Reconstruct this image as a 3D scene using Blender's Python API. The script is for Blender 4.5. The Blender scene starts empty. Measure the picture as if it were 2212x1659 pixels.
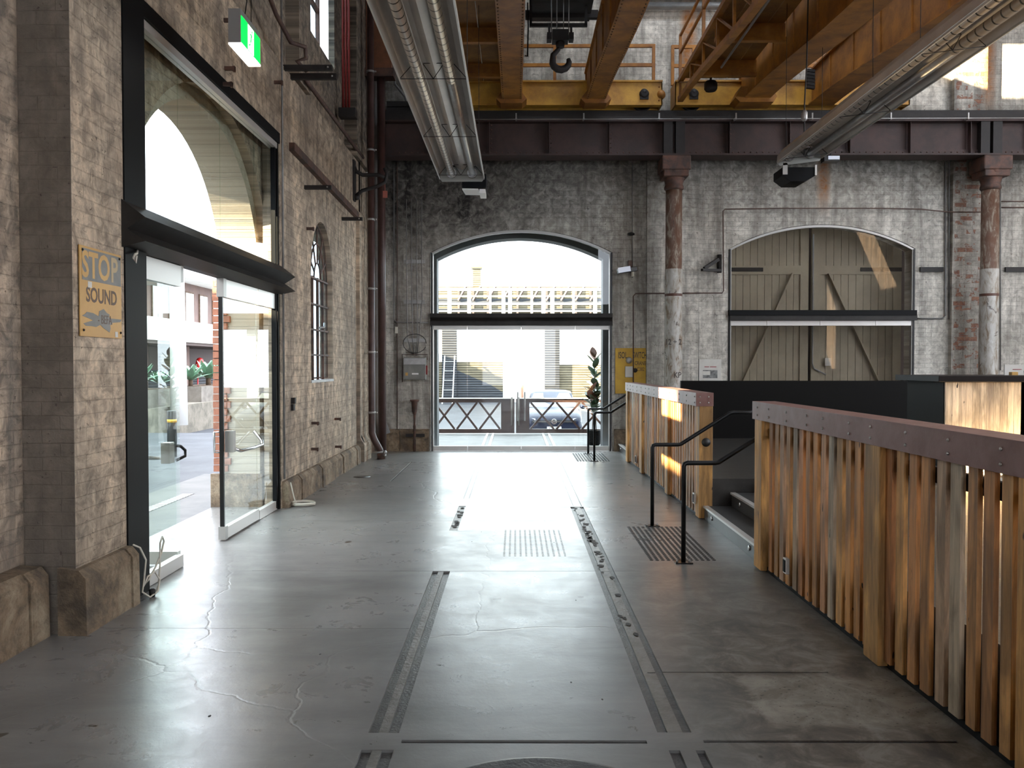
import bpy, bmesh, math, random
from mathutils import Vector, Matrix, Euler
from mathutils.geometry import tessellate_polygon
random.seed(7)
C = bpy.context.scene.collection
PI = math.pi
# ------------------------------------------------------------------ camera
F, CX, CY, EYE = 1789.0, 1106.0, 829.5, 1.72
PITCH, YAW = math.atan(41.5/F), math.atan(7.0/F)
camd = bpy.data.cameras.new('camera'); cam = bpy.data.objects.new('camera', camd); C.objects.link(cam)
camd.sensor_width = 36.0; camd.lens = 36.0*F/2212.0; camd.clip_end = 500
cam.location = (0, 0, EYE); cam.rotation_euler = (PI/2-PITCH, 0, YAW)
bpy.context.scene.camera = cam
RC = Euler((PI/2-PITCH, 0, YAW)).to_matrix()
def at(px, py, Y=None, X=None, Z=None):
    """world point seen at a photo pixel on a plane of known position"""
    d = RC @ Vector((px-CX, CY-py, -F))
    if Y is not None: t = Y/d.y
    elif X is not None: t = X/d.x
    else: t = (Z-EYE)/d.z
    return Vector((d.x*t, d.y*t, EYE+d.z*t))
# ------------------------------------------------------------------ mesh building
def wloc(o):
    v = Vector((0, 0, 0))
    while o is not None:
        v = v + Vector(o.location); o = o.parent
    return v
class MB:
    def __init__(s): s.v = []; s.f = []; s.m = []; s.mi = 0; s.sm = []
    def add(s, vs, fs, smooth=False):
        b = len(s.v); s.v += [tuple(p) for p in vs]
        for f in fs: s.f.append([b+i for i in f]); s.m.append(s.mi); s.sm.append(smooth)
        return s
    def box(s, x0, x1, y0, y1, z0, z1):
        x0, x1 = min(x0, x1), max(x0, x1); y0, y1 = min(y0, y1), max(y0, y1); z0, z1 = min(z0, z1), max(z0, z1)
        return s.add([(x0,y0,z0),(x1,y0,z0),(x1,y1,z0),(x0,y1,z0),(x0,y0,z1),(x1,y0,z1),(x1,y1,z1),(x0,y1,z1)],
                     [(0,3,2,1),(4,5,6,7),(0,1,5,4),(1,2,6,5),(2,3,7,6),(3,0,4,7)])
    def bar(s, a, b, w, h=None, up=(0,0,1)):
        a, b = Vector(a), Vector(b); h = h or w; d = (b-a).normalized(); up = Vector(up)
        if abs(d.dot(up)) > .98: up = Vector((1,0,0))
        r = d.cross(up).normalized()*w/2; u = r.cross(d).normalized()*h/2
        vs = [a-r-u, a+r-u, a+r+u, a-r+u, b-r-u, b+r-u, b+r+u, b-r+u]
        return s.add(vs, [(0,1,2,3),(7,6,5,4),(0,4,5,1),(1,5,6,2),(2,6,7,3),(3,7,4,0)])
    def tube(s, pts, r, n=10, caps=True, closed=False):
        pts = [Vector(p) for p in pts]; rings = []; prev = None; N = len(pts)
        rr = r if isinstance(r, (list, tuple)) else [r]*N
        for i, p in enumerate(pts):
            a = pts[i-1] if (i or closed) else p; b = pts[(i+1) % N] if (i < N-1 or closed) else p
            d = (b-a).normalized()
            if prev is None:
                up = Vector((0,0,1)) if abs(d.z) < .9 else Vector((1,0,0)); x = d.cross(up).normalized()
            else: x = (prev - d*prev.dot(d)).normalized()
            y = d.cross(x).normalized(); prev = x
            rings.append([p + (x*math.cos(2*PI*k/n)+y*math.sin(2*PI*k/n))*rr[i] for k in range(n)])
        vs = [q for R in rings for q in R]; fs = []
        for i in range(N if closed else N-1):
            j = (i+1) % N
            for k in range(n): fs.append((i*n+k, i*n+(k+1) % n, j*n+(k+1) % n, j*n+k))
        s.add(vs, fs, True)
        if caps and not closed:
            s.add(rings[0], [tuple(range(n))[::-1]]); s.add(rings[-1], [tuple(range(n))])
        return s
    def lathe(s, prof, c, axis='z', n=24):
        vs = []
        for r, h in prof:
            for k in range(n):
                a = 2*PI*k/n; p, q = r*math.cos(a), r*math.sin(a)
                vs.append({'z':(c[0]+p,c[1]+q,c[2]+h),'y':(c[0]+p,c[1]+h,c[2]+q),'x':(c[0]+h,c[1]+p,c[2]+q)}[axis])
        fs = [(i*n+k, i*n+(k+1) % n, (i+1)*n+(k+1) % n, (i+1)*n+k) for i in range(len(prof)-1) for k in range(n)]
        s.add(vs, fs, True)
        for i in (0, len(prof)-1):
            if prof[i][0] > 1e-5: s.add(vs[i*n:(i+1)*n], [tuple(range(n))])
        return s
    def ball(s, c, r, n=8, sc=(1,1,1)):
        return s.lathe([(r*math.sin(PI*i/n)+1e-6, -r*math.cos(PI*i/n)*sc[2]) for i in range(n+1)], c, 'z', n)
    def slab(s, loops, axis, a0, a1):
        """2-D loops (outline, then holes) extruded along an axis. axis 'x': (u,v)=(y,z); 'y': (x,z); 'z': (x,y)"""
        def P(u, v, a): return {'x': (a,u,v), 'y': (u,a,v), 'z': (u,v,a)}[axis]
        flat = [p for L in loops for p in L]
        tris = tessellate_polygon([[Vector((p[0], p[1], 0)) for p in L] for L in loops])
        n = len(flat); vs = [P(u, v, a0) for u, v in flat]+[P(u, v, a1) for u, v in flat]; fs = []
        for t in tris: fs.append(tuple(t)); fs.append(tuple(i+n for i in reversed(t)))
        b = 0
        for L in loops:
            m = len(L)
            for i in range(m):
                j = (i+1) % m; fs.append((b+i, b+j, b+j+n, b+i+n))
            b += m
        return s.add(vs, fs)
    def text(s, body, size, M, depth=.001, bold=0.0, sx=1.0):
        cu = bpy.data.curves.new('t', 'FONT'); cu.body = body; cu.size = size; cu.extrude = depth
        cu.align_x = 'CENTER'; cu.align_y = 'CENTER'; cu.offset = bold; cu.resolution_u = 3
        o = bpy.data.objects.new('t', cu); C.objects.link(o); bpy.context.view_layer.update()
        me = o.evaluated_get(bpy.context.evaluated_depsgraph_get()).to_mesh()
        s.add([M @ Vector((v.co.x*sx, v.co.y, v.co.z)) for v in me.vertices], [tuple(p.vertices) for p in me.polygons])
        bpy.data.objects.remove(o); bpy.data.curves.remove(cu)
        return s
    def build(s, name, mats, parent=None, bevel=0, fix=True, **kw):
        me = bpy.data.meshes.new(name)
        xs = [p[0] for p in s.v]; ys = [p[1] for p in s.v]; zs = [p[2] for p in s.v]
        o0 = Vector(((min(xs)+max(xs))/2, (min(ys)+max(ys))/2, min(zs)))
        me.from_pydata([Vector(p)-o0 for p in s.v], [], s.f)
        for m in (mats if isinstance(mats, (list, tuple)) else [mats]): me.materials.append(m)
        for i, p in enumerate(me.polygons): p.material_index = s.m[i]; p.use_smooth = s.sm[i]
        if fix:
            bm = bmesh.new(); bm.from_mesh(me); bmesh.ops.remove_doubles(bm, verts=bm.verts, dist=1e-5)
            bmesh.ops.recalc_face_normals(bm, faces=bm.faces); bm.to_mesh(me); bm.free()
        o = bpy.data.objects.new(name, me); C.objects.link(o)
        o.location = o0 - (wloc(parent) if parent else Vector((0,0,0))); o.parent = parent
        if bevel:
            b = o.modifiers.new('b', 'BEVEL'); b.width = bevel; b.segments = 2; b.limit_method = 'ANGLE'
        for k, v in kw.items(): o[k] = v
        return o
def thing(name, loc, label, cat, group=None):
    o = bpy.data.objects.new(name, None); C.objects.link(o); o.location = loc; o.empty_display_size = .1
    o['label'] = label; o['category'] = cat
    if group: o['group'] = group
    return o
def struct_empty(name, loc):
    o = bpy.data.objects.new(name, None); C.objects.link(o); o.location = loc; o['kind'] = 'structure'; return o
def dup(o, delta=(0,0,0), label=None, parent=None):
    c = o.copy(); C.objects.link(c)
    if parent is not None: c.parent = parent
    else: c.location = Vector(o.location)+Vector(delta)
    if label: c['label'] = label
    for ch in [x for x in bpy.data.objects if x.parent == o]: dup(ch, parent=c)
    return c
def spread(base, points):
    """copies of one small part at other places; the base part already stands at the first point"""
    for p in points[1:]:
        c = base.copy(); C.objects.link(c); c.location = Vector(base.location)+Vector(p)-Vector(points[0])
def arc(cx, cz, rx, rz, a0, a1, n):
    return [(cx+rx*math.cos(a0+(a1-a0)*i/n), cz+rz*math.sin(a0+(a1-a0)*i/n)) for i in range(n+1)]
def archloop(u0, u1, v0, spring, apex, n=24):
    """closed outline: flat sides, elliptical or segmental head"""
    c = (u0+u1)/2; h = (u1-u0)/2; r = apex-spring
    if r > .7*h: top = arc(c, spring, h, r, 0, PI, n)
    else:
        R = (h*h+r*r)/(2*r); a = math.asin(h/R); top = arc(c, apex-R, R, R, PI/2-a, PI/2+a, n)
    return [(u0, v0), (u1, v0)] + top
# ------------------------------------------------------------------ materials
def nt(name):
    m = bpy.data.materials.new(name); m.use_nodes = True; t = m.node_tree
    b = t.nodes['Principled BSDF']; return m, t, b
def N(t, typ, **kw):
    n = t.nodes.new(typ)
    for k, v in kw.items():
        if k in n.inputs: n.inputs[k].default_value = v
        else: setattr(n, k, v)
    return n
def L(t, a, b): t.links.new(a, b)
def rgb(c): return (c[0], c[1], c[2], 1)
def pos(t, scale=(1,1,1), swap=None):
    g = N(t, 'ShaderNodeNewGeometry'); src = g.outputs['Position']
    if swap:
        sp = N(t, 'ShaderNodeSeparateXYZ'); cb = N(t, 'ShaderNodeCombineXYZ'); L(t, src, sp.inputs[0])
        for i, a in enumerate(swap):
            if a in 'XYZ': L(t, sp.outputs[a], cb.inputs[i])
        src = cb.outputs[0]
    mp = N(t, 'ShaderNodeMapping'); mp.inputs['Scale'].default_value = scale; L(t, src, mp.inputs[0]); return mp.outputs[0]
def noise(t, vec, scale, detail=4, rough=.6, dist=0):
    n = N(t, 'ShaderNodeTexNoise', Scale=scale, Detail=detail, Roughness=rough, Distortion=dist); L(t, vec, n.inputs['Vector']); return n.outputs['Fac']
def ramp(t, fac, stops):
    r = N(t, 'ShaderNodeValToRGB'); e = r.color_ramp.elements
    while len(e) < len(stops): e.new(.5)
    for i, (p, c) in enumerate(stops): e[i].position = p; e[i].color = rgb(c) if not isinstance(c, (int, float)) else (c, c, c, 1)
    L(t, fac, r.inputs[0]); return r.outputs[0]
def mix(t, fac, a, b, mode='MIX'):
    n = N(t, 'ShaderNodeMix', data_type='RGBA', blend_type=mode)
    for s, v in ((0, fac), (6, a), (7, b)):
        if isinstance(v, (int, float)): n.inputs[s].default_value = v if s == 0 else (v, v, v, 1)
        elif isinstance(v, (tuple, list)): n.inputs[s].default_value = rgb(v)
        else: L(t, v, n.inputs[s])
    return n.outputs[2]
def mth(t, op, a, b=0.0, clamp=False):
    n = N(t, 'ShaderNodeMath', operation=op, use_clamp=clamp)
    for i, v in enumerate((a, b)):
        if isinstance(v, (int, float)): n.inputs[i].default_value = v
        else: L(t, v, n.inputs[i])
    return n.outputs[0]
def bump(t, b, h, strength, dist):
    n = N(t, 'ShaderNodeBump', Strength=strength, Distance=dist); L(t, h, n.inputs['Height']); L(t, n.outputs[0], b.inputs['Normal'])
def axis_of(t, a):
    g = N(t, 'ShaderNodeNewGeometry'); sp = N(t, 'ShaderNodeSeparateXYZ'); L(t, g.outputs['Position'], sp.inputs[0]); return sp.outputs[a]
def rampv(t, v, a, b):   # 0..1 between a and b
    n = N(t, 'ShaderNodeMapRange'); n.inputs['From Min'].default_value = a; n.inputs['From Max'].default_value = b; n.clamp = True
    L(t, v, n.inputs['Value']); return n.outputs[0]
def pbr(name, col, rough=.6, metal=0.0, var=None, vs=3.0, bs=0.0, bscale=40, stretch=(1,1,1), spec=.5, emit=None, es=0):
    m, t, b = nt(name); b.inputs['Base Color'].default_value = rgb(col); b.inputs['Roughness'].default_value = rough
    b.inputs['Metallic'].default_value = metal; b.inputs['Specular IOR Level'].default_value = spec
    if var:
        f = noise(t, pos(t, stretch), vs, 6, .65, .3); L(t, ramp(t, f, [(.38, col), (.62, var)]), b.inputs['Base Color'])
    if bs: bump(t, b, noise(t, pos(t, stretch), bscale, 4, .6), bs, .01)
    if emit: b.inputs['Emission Color'].default_value = rgb(emit); b.inputs['Emission Strength'].default_value = es
    return m
def wallmat(name, swap, base, base2, soot=None, rust=None, peel=.60, redzone=None, grime=.5, gk=1.0):
    """lime-washed brickwork with soot, rust runs and peeled bricks"""
    m, t, b = nt(name)
    v = pos(t, (1,1,1), swap)
    vd = N(t, 'ShaderNodeTexNoise', Scale=3.0, Detail=3); L(t, v, vd.inputs['Vector'])
    ad = N(t, 'ShaderNodeMix', data_type='VECTOR'); ad.inputs[0].default_value = .02; L(t, v, ad.inputs[4]); L(t, vd.outputs['Color'], ad.inputs[5])
    br = N(t, 'ShaderNodeTexBrick', Scale=1.0); br.inputs['Brick Width'].default_value = .235; br.inputs['Row Height'].default_value = .086
    br.inputs['Mortar Size'].default_value = .005; br.inputs['Mortar Smooth'].default_value = .6; br.inputs['Bias'].default_value = 0
    br.inputs['Color1'].default_value = (.1,.1,.1,1); br.inputs['Color2'].default_value = (.9,.9,.9,1); br.inputs['Mortar'].default_value = (.5,.5,.5,1)
    L(t, ad.outputs[1], br.inputs['Vector'])
    brc, mort = br.outputs['Color'], br.outputs['Fac']
    n1 = noise(t, v, 1.1, 8, .68, .4); n2 = noise(t, v, 7, 8, .7, .6); n3 = noise(t, v, 30, 5, .7)
    vst = pos(t, (1,1,1), swap); ms = N(t, 'ShaderNodeMapping'); ms.inputs['Scale'].default_value = (2.6, .22, 1); L(t, vst, ms.inputs[0])
    streak = noise(t, ms.outputs[0], 1.0, 8, .7, .3)
    col = ramp(t, n1, [(.35, base2), (.6, base)])
    col = mix(t, mth(t, 'MULTIPLY', mort, .16), col, (.16,.14,.12))
    g1 = ramp(t, n2, [(.38, .0), (.60, 1.0)])
    col = mix(t, mth(t, 'MULTIPLY', mth(t, 'SUBTRACT', 1.0, g1), grime*gk), col, (.12,.10,.08))
    st = ramp(t, streak, [(.40, 0.0), (.60, 1.0)])
    col = mix(t, mth(t, 'MULTIPLY', st, grime*.9), col, (.13,.115,.10))
    # peeled bricks
    pz = mth(t, 'ADD', mth(t, 'MULTIPLY', n2, .6), mth(t, 'MULTIPLY', brc, .25))
    if redzone:
        x0, x1 = redzone; a = axis_of(t, swap[0]); zn = mth(t, 'MULTIPLY', rampv(t, a, x0-.05, x0+.03), mth(t, 'SUBTRACT', 1.0, rampv(t, a, x1-.03, x1+.05)))
        pz = mth(t, 'ADD', pz, mth(t, 'MULTIPLY', zn, .225))
    pm = rampv(t, pz, peel, peel+.03); pm = mth(t, 'MULTIPLY', pm, mth(t, 'SUBTRACT', 1.0, mort), True)
    redc = ramp(t, noise(t, v, 14, 3), [(.4, (.20,.07,.045)), (.6, (.33,.15,.09))])
    col = mix(t, mth(t, 'MULTIPLY', pm, .85), col, redc)
    chip = rampv(t, noise(t, v, 19, 4, .7, 1.2), .645, .68)
    col = mix(t, mth(t, 'MULTIPLY', chip, .75), col, (.07,.055,.045))
    if rust:
        for (rx, rw, z0, z1) in rust:
            a = axis_of(t, swap[0]); z = axis_of(t, 'Z'); d = mth(t, 'ABSOLUTE', mth(t, 'SUBTRACT', a, rx))
            k = mth(t, 'SUBTRACT', 1.0, rampv(t, d, rw*.3, rw)); k = mth(t, 'MULTIPLY', k, rampv(t, z, z0, z0+.6)); k = mth(t, 'MULTIPLY', k, mth(t, 'SUBTRACT', 1.0, rampv(t, z, z1, z1+.5)))
            k = mth(t, 'MULTIPLY', k, ramp(t, n2, [(.3, .2), (.6, 1.0)]))
            col = mix(t, k, col, (.36,.15,.045))
    if soot:
        for (axn, a0, a1, z0, z1, amt, ztop) in soot:  # black soot left by the old furnaces
            a = axis_of(t, axn); z = axis_of(t, 'Z')
            k = mth(t, 'MULTIPLY', mth(t, 'MULTIPLY', rampv(t, a, a0, a1), mth(t, 'SUBTRACT', 1.0, rampv(t, z, ztop-.5, ztop))), rampv(t, mth(t, 'ADD', z, mth(t, 'MULTIPLY', mth(t, 'SUBTRACT', n1, .5), 2.2)), z0, z1))
            k = mth(t, 'MULTIPLY', k, ramp(t, mth(t, 'ADD', mth(t, 'MULTIPLY', n2, .5), mth(t, 'MULTIPLY', streak, .5)), [(.42, amt), (.62, amt*.45)]))
            col = mix(t, k, col, (.022,.02,.019))
    L(t, col, b.inputs['Base Color']); b.inputs['Roughness'].default_value = .8; b.inputs['Specular IOR Level'].default_value = .25
    h = mth(t, 'ADD', mth(t, 'MULTIPLY', mth(t, 'MULTIPLY', mth(t, 'SUBTRACT', 1.0, mort), ramp(t, n1, [(.35, .5), (.6, 1.0)])), .30), mth(t, 'ADD', mth(t, 'MULTIPLY', n2, .9), mth(t, 'MULTIPLY', n3, .28)))
    h = mth(t, 'SUBTRACT', h, mth(t, 'MULTIPLY', pm, .3)); h = mth(t, 'SUBTRACT', h, mth(t, 'MULTIPLY', chip, .3))
    bump(t, b, h, .95, .016)
    return m
cream, creamd = (.60,.53,.43), (.40,.34,.27)
M = {}
M['wall_left'] = wallmat('whitewashed_brick_left', 'YZ', (.80,.64,.47), (.52,.40,.29), soot=[('Y', 9.0, 13.5, 4.6, 6.0, .85, 30)], peel=.63, grime=.72)
M['wall_low'] = wallmat('whitewashed_brick_near', 'YZ', (.68,.53,.39), (.42,.32,.235), peel=.615, grime=.85)
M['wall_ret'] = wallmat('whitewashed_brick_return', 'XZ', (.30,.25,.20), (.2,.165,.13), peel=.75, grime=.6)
M['wall_back'] = wallmat('whitewashed_brick_back', 'XZ', (.86,.82,.73), (.60,.57,.50), soot=[('X', 3.2, -1.0, 3.4, 4.7, 1.0, 6.9), ('X', -9, -8, 4.3, 5.8, .75, 6.9), ('X', 1.5, -1.0, 6.5, 7.5, .55, 30)],
    rust=[(6.1,.17,4.6,7.9),(3.42,.2,6.6,8.6),(9.3,.2,6.6,8.6),(5.95,.2,6.8,7.8)], redzone=(8.62,9.2), peel=.69, grime=.78, gk=.6)
M['brick_out'] = wallmat('red_brick_reveal', 'XZ', (.42,.17,.09), (.30,.11,.06), peel=.9, grime=.25)
M['brick_soffit'] = wallmat('buff_brick', 'YZ', (.62,.55,.44), (.48,.42,.33), peel=.9, grime=.25)
M['soot_wall'] = wallmat('sooty_masonry', 'YZ', (.14,.13,.11), (.06,.06,.055), peel=.9, grime=.6)
def stone():
    m, t, b = nt('sandstone'); v = pos(t)
    n1 = noise(t, v, 2.2, 8, .7, .5); n2 = noise(t, v, 11, 7, .72)
    c = ramp(t, n1, [(.35, (.10,.08,.06)), (.5, (.25,.18,.115)), (.64, (.40,.32,.22))])
    c = mix(t, ramp(t, n2, [(.3, .7), (.55, .0)]), c, (.06,.045,.03)); L(t, c, b.inputs['Base Color'])
    b.inputs['Roughness'].default_value = .85; bump(t, b, mth(t, 'ADD', n1, n2), 1.0, .03); return m
M['stone'] = stone()
def concrete():
    m, t, b = nt('polished_concrete'); v = pos(t)
    X = axis_of(t, 'X'); Y = axis_of(t, 'Y')
    n1 = noise(t, v, .7, 8, .62, .5); n2 = noise(t, v, 4.5, 8, .7, .6); n3 = noise(t, v, 36, 4, .6)
    vs = pos(t, (.7, 3.0, 1)); nst = noise(t, vs, 1.6, 6, .65, .3)
    c = ramp(t, mth(t, 'ADD', mth(t, 'MULTIPLY', n1, .6), mth(t, 'MULTIPLY', nst, .4)), [(.36, (.13,.128,.122)), (.62, (.27,.265,.255))])
    # worn brown patches along the timber balustrade
    rz = mth(t, 'MULTIPLY', rampv(t, mth(t, 'ADD', X, mth(t, 'MULTIPLY', n1, .6)), 1.0, 1.5), mth(t, 'SUBTRACT', 1.0, rampv(t, Y, 4.6, 7.6)))
    blotch = ramp(t, n2, [(.36, (.045,.037,.029)), (.50, (.13,.108,.082)), (.62, (.25,.225,.19))])
    c = mix(t, mth(t, 'MULTIPLY', rz, .9), c, blotch)
    # paler aggregate patch between the two transverse joints
    px = mth(t, 'MULTIPLY', rampv(t, mth(t, 'ADD', X, mth(t, 'MULTIPLY', n2, .22)), 1.30, 1.36), mth(t, 'MULTIPLY', rampv(t, Y, 3.86, 3.95), mth(t, 'SUBTRACT', 1.0, rampv(t, Y, 4.48, 4.56))))
    spk = N(t, 'ShaderNodeTexVoronoi', Scale=26.0); L(t, pos(t, (1,1.6,1)), spk.inputs['Vector'])
    sp = ramp(t, mth(t, 'ADD', spk.outputs['Distance'], mth(t, 'MULTIPLY', n2, .5)), [(.36, 1.0), (.43, 0.0)])
    pc = mix(t, sp, ramp(t, n2, [(.4, (.19,.165,.13)), (.6, (.34,.31,.26))]), (.025,.02,.016))
    c = mix(t, mth(t, 'MULTIPLY', px, .85), c, pc)
    edge = rampv(t, noise(t, v, 9, 6, .75, 1.0), .66, .74)
    c = mix(t, mth(t, 'MULTIPLY', edge, .45), c, (.06,.055,.05))
    dots = rampv(t, noise(t, v, 5.2, 2, .4), .74, .755); c = mix(t, dots, c, (.05,.04,.03))
    L(t, c, b.inputs['Base Color'])
    r = ramp(t, mth(t, 'ADD', mth(t, 'MULTIPLY', n1, .5), mth(t, 'MULTIPLY', n2, .5)), [(.35, .38), (.65, .24)])
    r = mix(t, mth(t, 'MULTIPLY', rz, .6), r, .62); L(t, r, b.inputs['Roughness']); b.inputs['Specular IOR Level'].default_value = .62
    crack = N(t, 'ShaderNodeTexVoronoi', feature='DISTANCE_TO_EDGE', Scale=.42)
    dv = N(t, 'ShaderNodeMix', data_type='VECTOR'); dv.inputs[0].default_value = .25; L(t, v, dv.inputs[4])
    nn = N(t, 'ShaderNodeTexNoise', Scale=2.0, Detail=8.0); L(t, v, nn.inputs['Vector']); L(t, nn.outputs['Color'], dv.inputs[5]); L(t, dv.outputs[1], crack.inputs['Vector'])
    ck = rampv(t, crack.outputs['Distance'], .0, .0035)
    bump(t, b, mth(t, 'ADD', mth(t, 'ADD', mth(t, 'MULTIPLY', n2, .20), mth(t, 'MULTIPLY', n3, .07)), mth(t, 'MULTIPLY', ck, .12)), .35, .02)
    return m
M['concrete'] = concrete()
M['groove'] = pbr('groove_iron', (.055,.052,.052), .38, .3, (.10,.095,.09), 8, .3, 60)
M['rail_strip'] = pbr('rail_strip', (.13,.12,.105), .4, .0, (.20,.19,.17), 6, .4, 30)
def wood(name, stops, rough=.55):
    m, t, b = nt(name)
    g = N(t, 'ShaderNodeNewGeometry'); f = g.outputs['Random Per Island']
    c = ramp(t, f, stops)
    cb = N(t, 'ShaderNodeVectorMath', operation='ADD'); L(t, pos(t, (14,14,.9)), cb.inputs[0]); 
    k = N(t, 'ShaderNodeCombineXYZ'); L(t, mth(t, 'MULTIPLY', f, 40), k.inputs[2]); L(t, k.outputs[0], cb.inputs[1])
    n1 = noise(t, cb.outputs[0], 1.6, 8, .7, .8); n2 = noise(t, pos(t, (3,3,.8)), 1.3, 5, .6, .5)
    c = mix(t, 1.0, c, ramp(t, n1, [(.3, .42), (.55, 1.0), (.75, 1.25)]), 'MULTIPLY')
    c = mix(t, ramp(t, n2, [(.42, .55), (.56, 0.0)]), c, (.055,.03,.016))
    kn = rampv(t, noise(t, pos(t, (6,6,2.2)), 3, 2, .4), .735, .76); c = mix(t, kn, c, (.02,.012,.008))
    L(t, c, b.inputs['Base Color']); b.inputs['Roughness'].default_value = rough; bump(t, b, n1, .5, .006); return m
M['slat'] = wood('hardwood_slat', [(0, (.54,.21,.065)), (.25, (.66,.30,.09)), (.45, (.80,.43,.14)), (.6, (.46,.20,.085)), (.76, (.72,.34,.11)), (.86, (.52,.42,.30)), (1, (.66,.30,.12))])
M['post'] = wood('hardwood_post', [(0, (.76,.41,.12)), (1, (.66,.33,.10))])
M['bar_wood'] = wood('pale_board', [(0, (.66,.50,.33)), (.5, (.74,.60,.44)), (1, (.60,.47,.34))], .5)
M['barn'] = pbr('cream_barn_paint', (.42,.37,.27), .6, 0, (.35,.30,.22), 2, .2, 60)
M['cap'] = pbr('maroon_steel', (.19,.082,.065), .45, 0, (.25,.125,.11), 5, .08, 120)
M['bolt'] = pbr('steel_bolt', (.55,.53,.5), .3, .9)
M['black'] = pbr('black_paint', (.0025,.0027,.0035), .55, spec=.15)
M['blackm'] = pbr('black_metal', (.006,.0055,.0055), .34, 0, spec=.35)
M['canopy'] = pbr('charcoal_steel', (.014,.012,.011), .5, 0, (.024,.021,.019), 4, spec=.3)
M['alu'] = pbr('brushed_aluminium', (.62,.60,.57), .35, .35)
M['alud'] = pbr('dull_aluminium', (.40,.39,.37), .4, .4)
M['steel'] = pbr('stainless_steel', (.60,.60,.60), .25, .9)
M['galv'] = pbr('galvanised_steel', (.34,.33,.32), .42, .6, (.42,.41,.40), 8)
def flexduct():
    m, t, b = nt('ribbed_tube'); y = axis_of(t, 'Y')
    w = mth(t, 'FRACT', mth(t, 'MULTIPLY', y, 7.2)); k = mth(t, 'LESS_THAN', w, .15)
    L(t, mix(t, k, (.46,.40,.35), (.04,.035,.03)), b.inputs['Base Color']); b.inputs['Metallic'].default_value = .5; b.inputs['Roughness'].default_value = .38; return m
M['duct'] = flexduct()
M['reflector'] = pbr('reflector_sheet', (.66,.60,.55), .32, .45, (.56,.51,.47), 2)
M['sheet'] = pbr('pale_sheet', (.40,.40,.37), .45, .3)
M['crane'] = pbr('crane_yellow', (.40,.165,.022), .5, 0, (.20,.075,.014), 2.5, .2, 30)
M['craney'] = pbr('crane_yellow_bright', (.62,.33,.045), .5, 0, (.36,.17,.03), 2.2, .2, 30)
M['craned'] = pbr('crane_rivet_brown', (.10,.045,.015), .6)
M['plank'] = pbr('walkway_board', (.26,.12,.02), .6, 0, (.16,.07,.014), 3, .2, 30)
M['girder'] = pbr('oxide_brown', (.052,.026,.022), .65, 0, (.028,.016,.014), 3, .3, 30)
M['dark'] = pbr('sooty_iron', (.009,.007,.0065), .65, 0, (.017,.013,.012), 5, .3, 20)
M['rusty'] = pbr('rusty_iron', (.13,.06,.04), .7, 0, (.05,.032,.027), 5, .5, 20)
def columnmat():
    m, t, b = nt('cast_iron_column_paint'); v = pos(t, (1,1,.5)); z = axis_of(t, 'Z')
    n = noise(t, v, 4.5, 8, .7, .8); n2 = noise(t, pos(t, (2,2,.7)), 5, 6, .7, .6)
    up = mth(t, 'GREATER_THAN', z, 3.55)
    low = ramp(t, n2, [(.36, (.20,.14,.09)), (.48, (.40,.37,.32)), (.62, (.52,.51,.48))])
    hi = ramp(t, n2, [(.42, (.13,.062,.036)), (.52, (.16,.10,.07)), (.62, (.34,.29,.23))])
    c = mix(t, up, low, hi); ch = rampv(t, n, .62, .65); c = mix(t, mth(t, 'MULTIPLY', ch, .8), c, (.06,.035,.025))
    band = mth(t, 'MULTIPLY', mth(t, 'GREATER_THAN', z, 3.03), mth(t, 'LESS_THAN', z, 3.08)); c = mix(t, band, c, (.09,.035,.022))
    L(t, c, b.inputs['Base Color']); b.inputs['Roughness'].default_value = .55; bump(t, b, mth(t, 'ADD', n, n2), .4, .01); return m
M['column'] = columnmat()
M['brownpipe'] = pbr('brown_pipe', (.045,.022,.018), .4, 0, (.07,.035,.03), 4)
M['greypipe'] = pbr('grey_pipe', (.30,.31,.32), .45, 0, (.22,.22,.22), 4)
M['conduit'] = pbr('conduit_grey', (.16,.155,.15), .45, .3, (.24,.23,.22), 5)
M['conduitr'] = pbr('conduit_rusty', (.12,.07,.05), .6, 0, (.07,.04,.035), 8)
M['red'] = pbr('red_pipe', (.20,.015,.012), .5)
M['box'] = pbr('grey_enclosure', (.22,.22,.20), .5, .1, (.16,.16,.145), 4)
M['signy'] = pbr('ochre_sign_paint', (.58,.33,.085), .45, 0, (.50,.28,.075), 3)
M['signw'] = pbr('wall_yellow', (.60,.36,.035), .6, 0, (.50,.29,.04), 4, .3, 40)
M['signg'] = pbr('sign_grey', (.17,.165,.15), .5, 0, (.21,.20,.18), 8)
M['ink'] = pbr('ink_dark', (.045,.035,.03), .6)
M['inkb'] = pbr('ink_brown', (.13,.085,.06), .6)
M['inkr'] = pbr('ink_red', (.30,.05,.05), .6)
M['paper'] = pbr('board_white', (.62,.60,.55), .6, 0, (.56,.54,.49), 5)
M['photo'] = pbr('print_grey', (.25,.25,.24), .6, 0, (.10,.10,.10), 14)
M['cable'] = pbr('cable_white', (.60,.56,.47), .5)
M['white'] = pbr('white_paint', (.80,.80,.78), .45)
M['render'] = pbr('white_render', (.78,.77,.74), .7, 0, (.70,.68,.64), 1.5)
M['green'] = pbr('sign_green', (.0,.30,.05), .5, emit=(.0,.42,.03), es=.45)
M['signlit'] = pbr('sign_white_lit', (.9,.9,.85), .5, emit=(1,.97,.88), es=.8)
M['signbox'] = pbr('sign_housing', (.30,.29,.28), .5)
M['lens'] = pbr('floodlight_face', (.75,.78,.86), .3)
M['rubber'] = pbr('black_rubber', (.02,.02,.02), .45)
M['platform'] = pbr('black_deck', (.030,.027,.024), .34, 0, (.05,.045,.04), 4, .2, 30)
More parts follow.
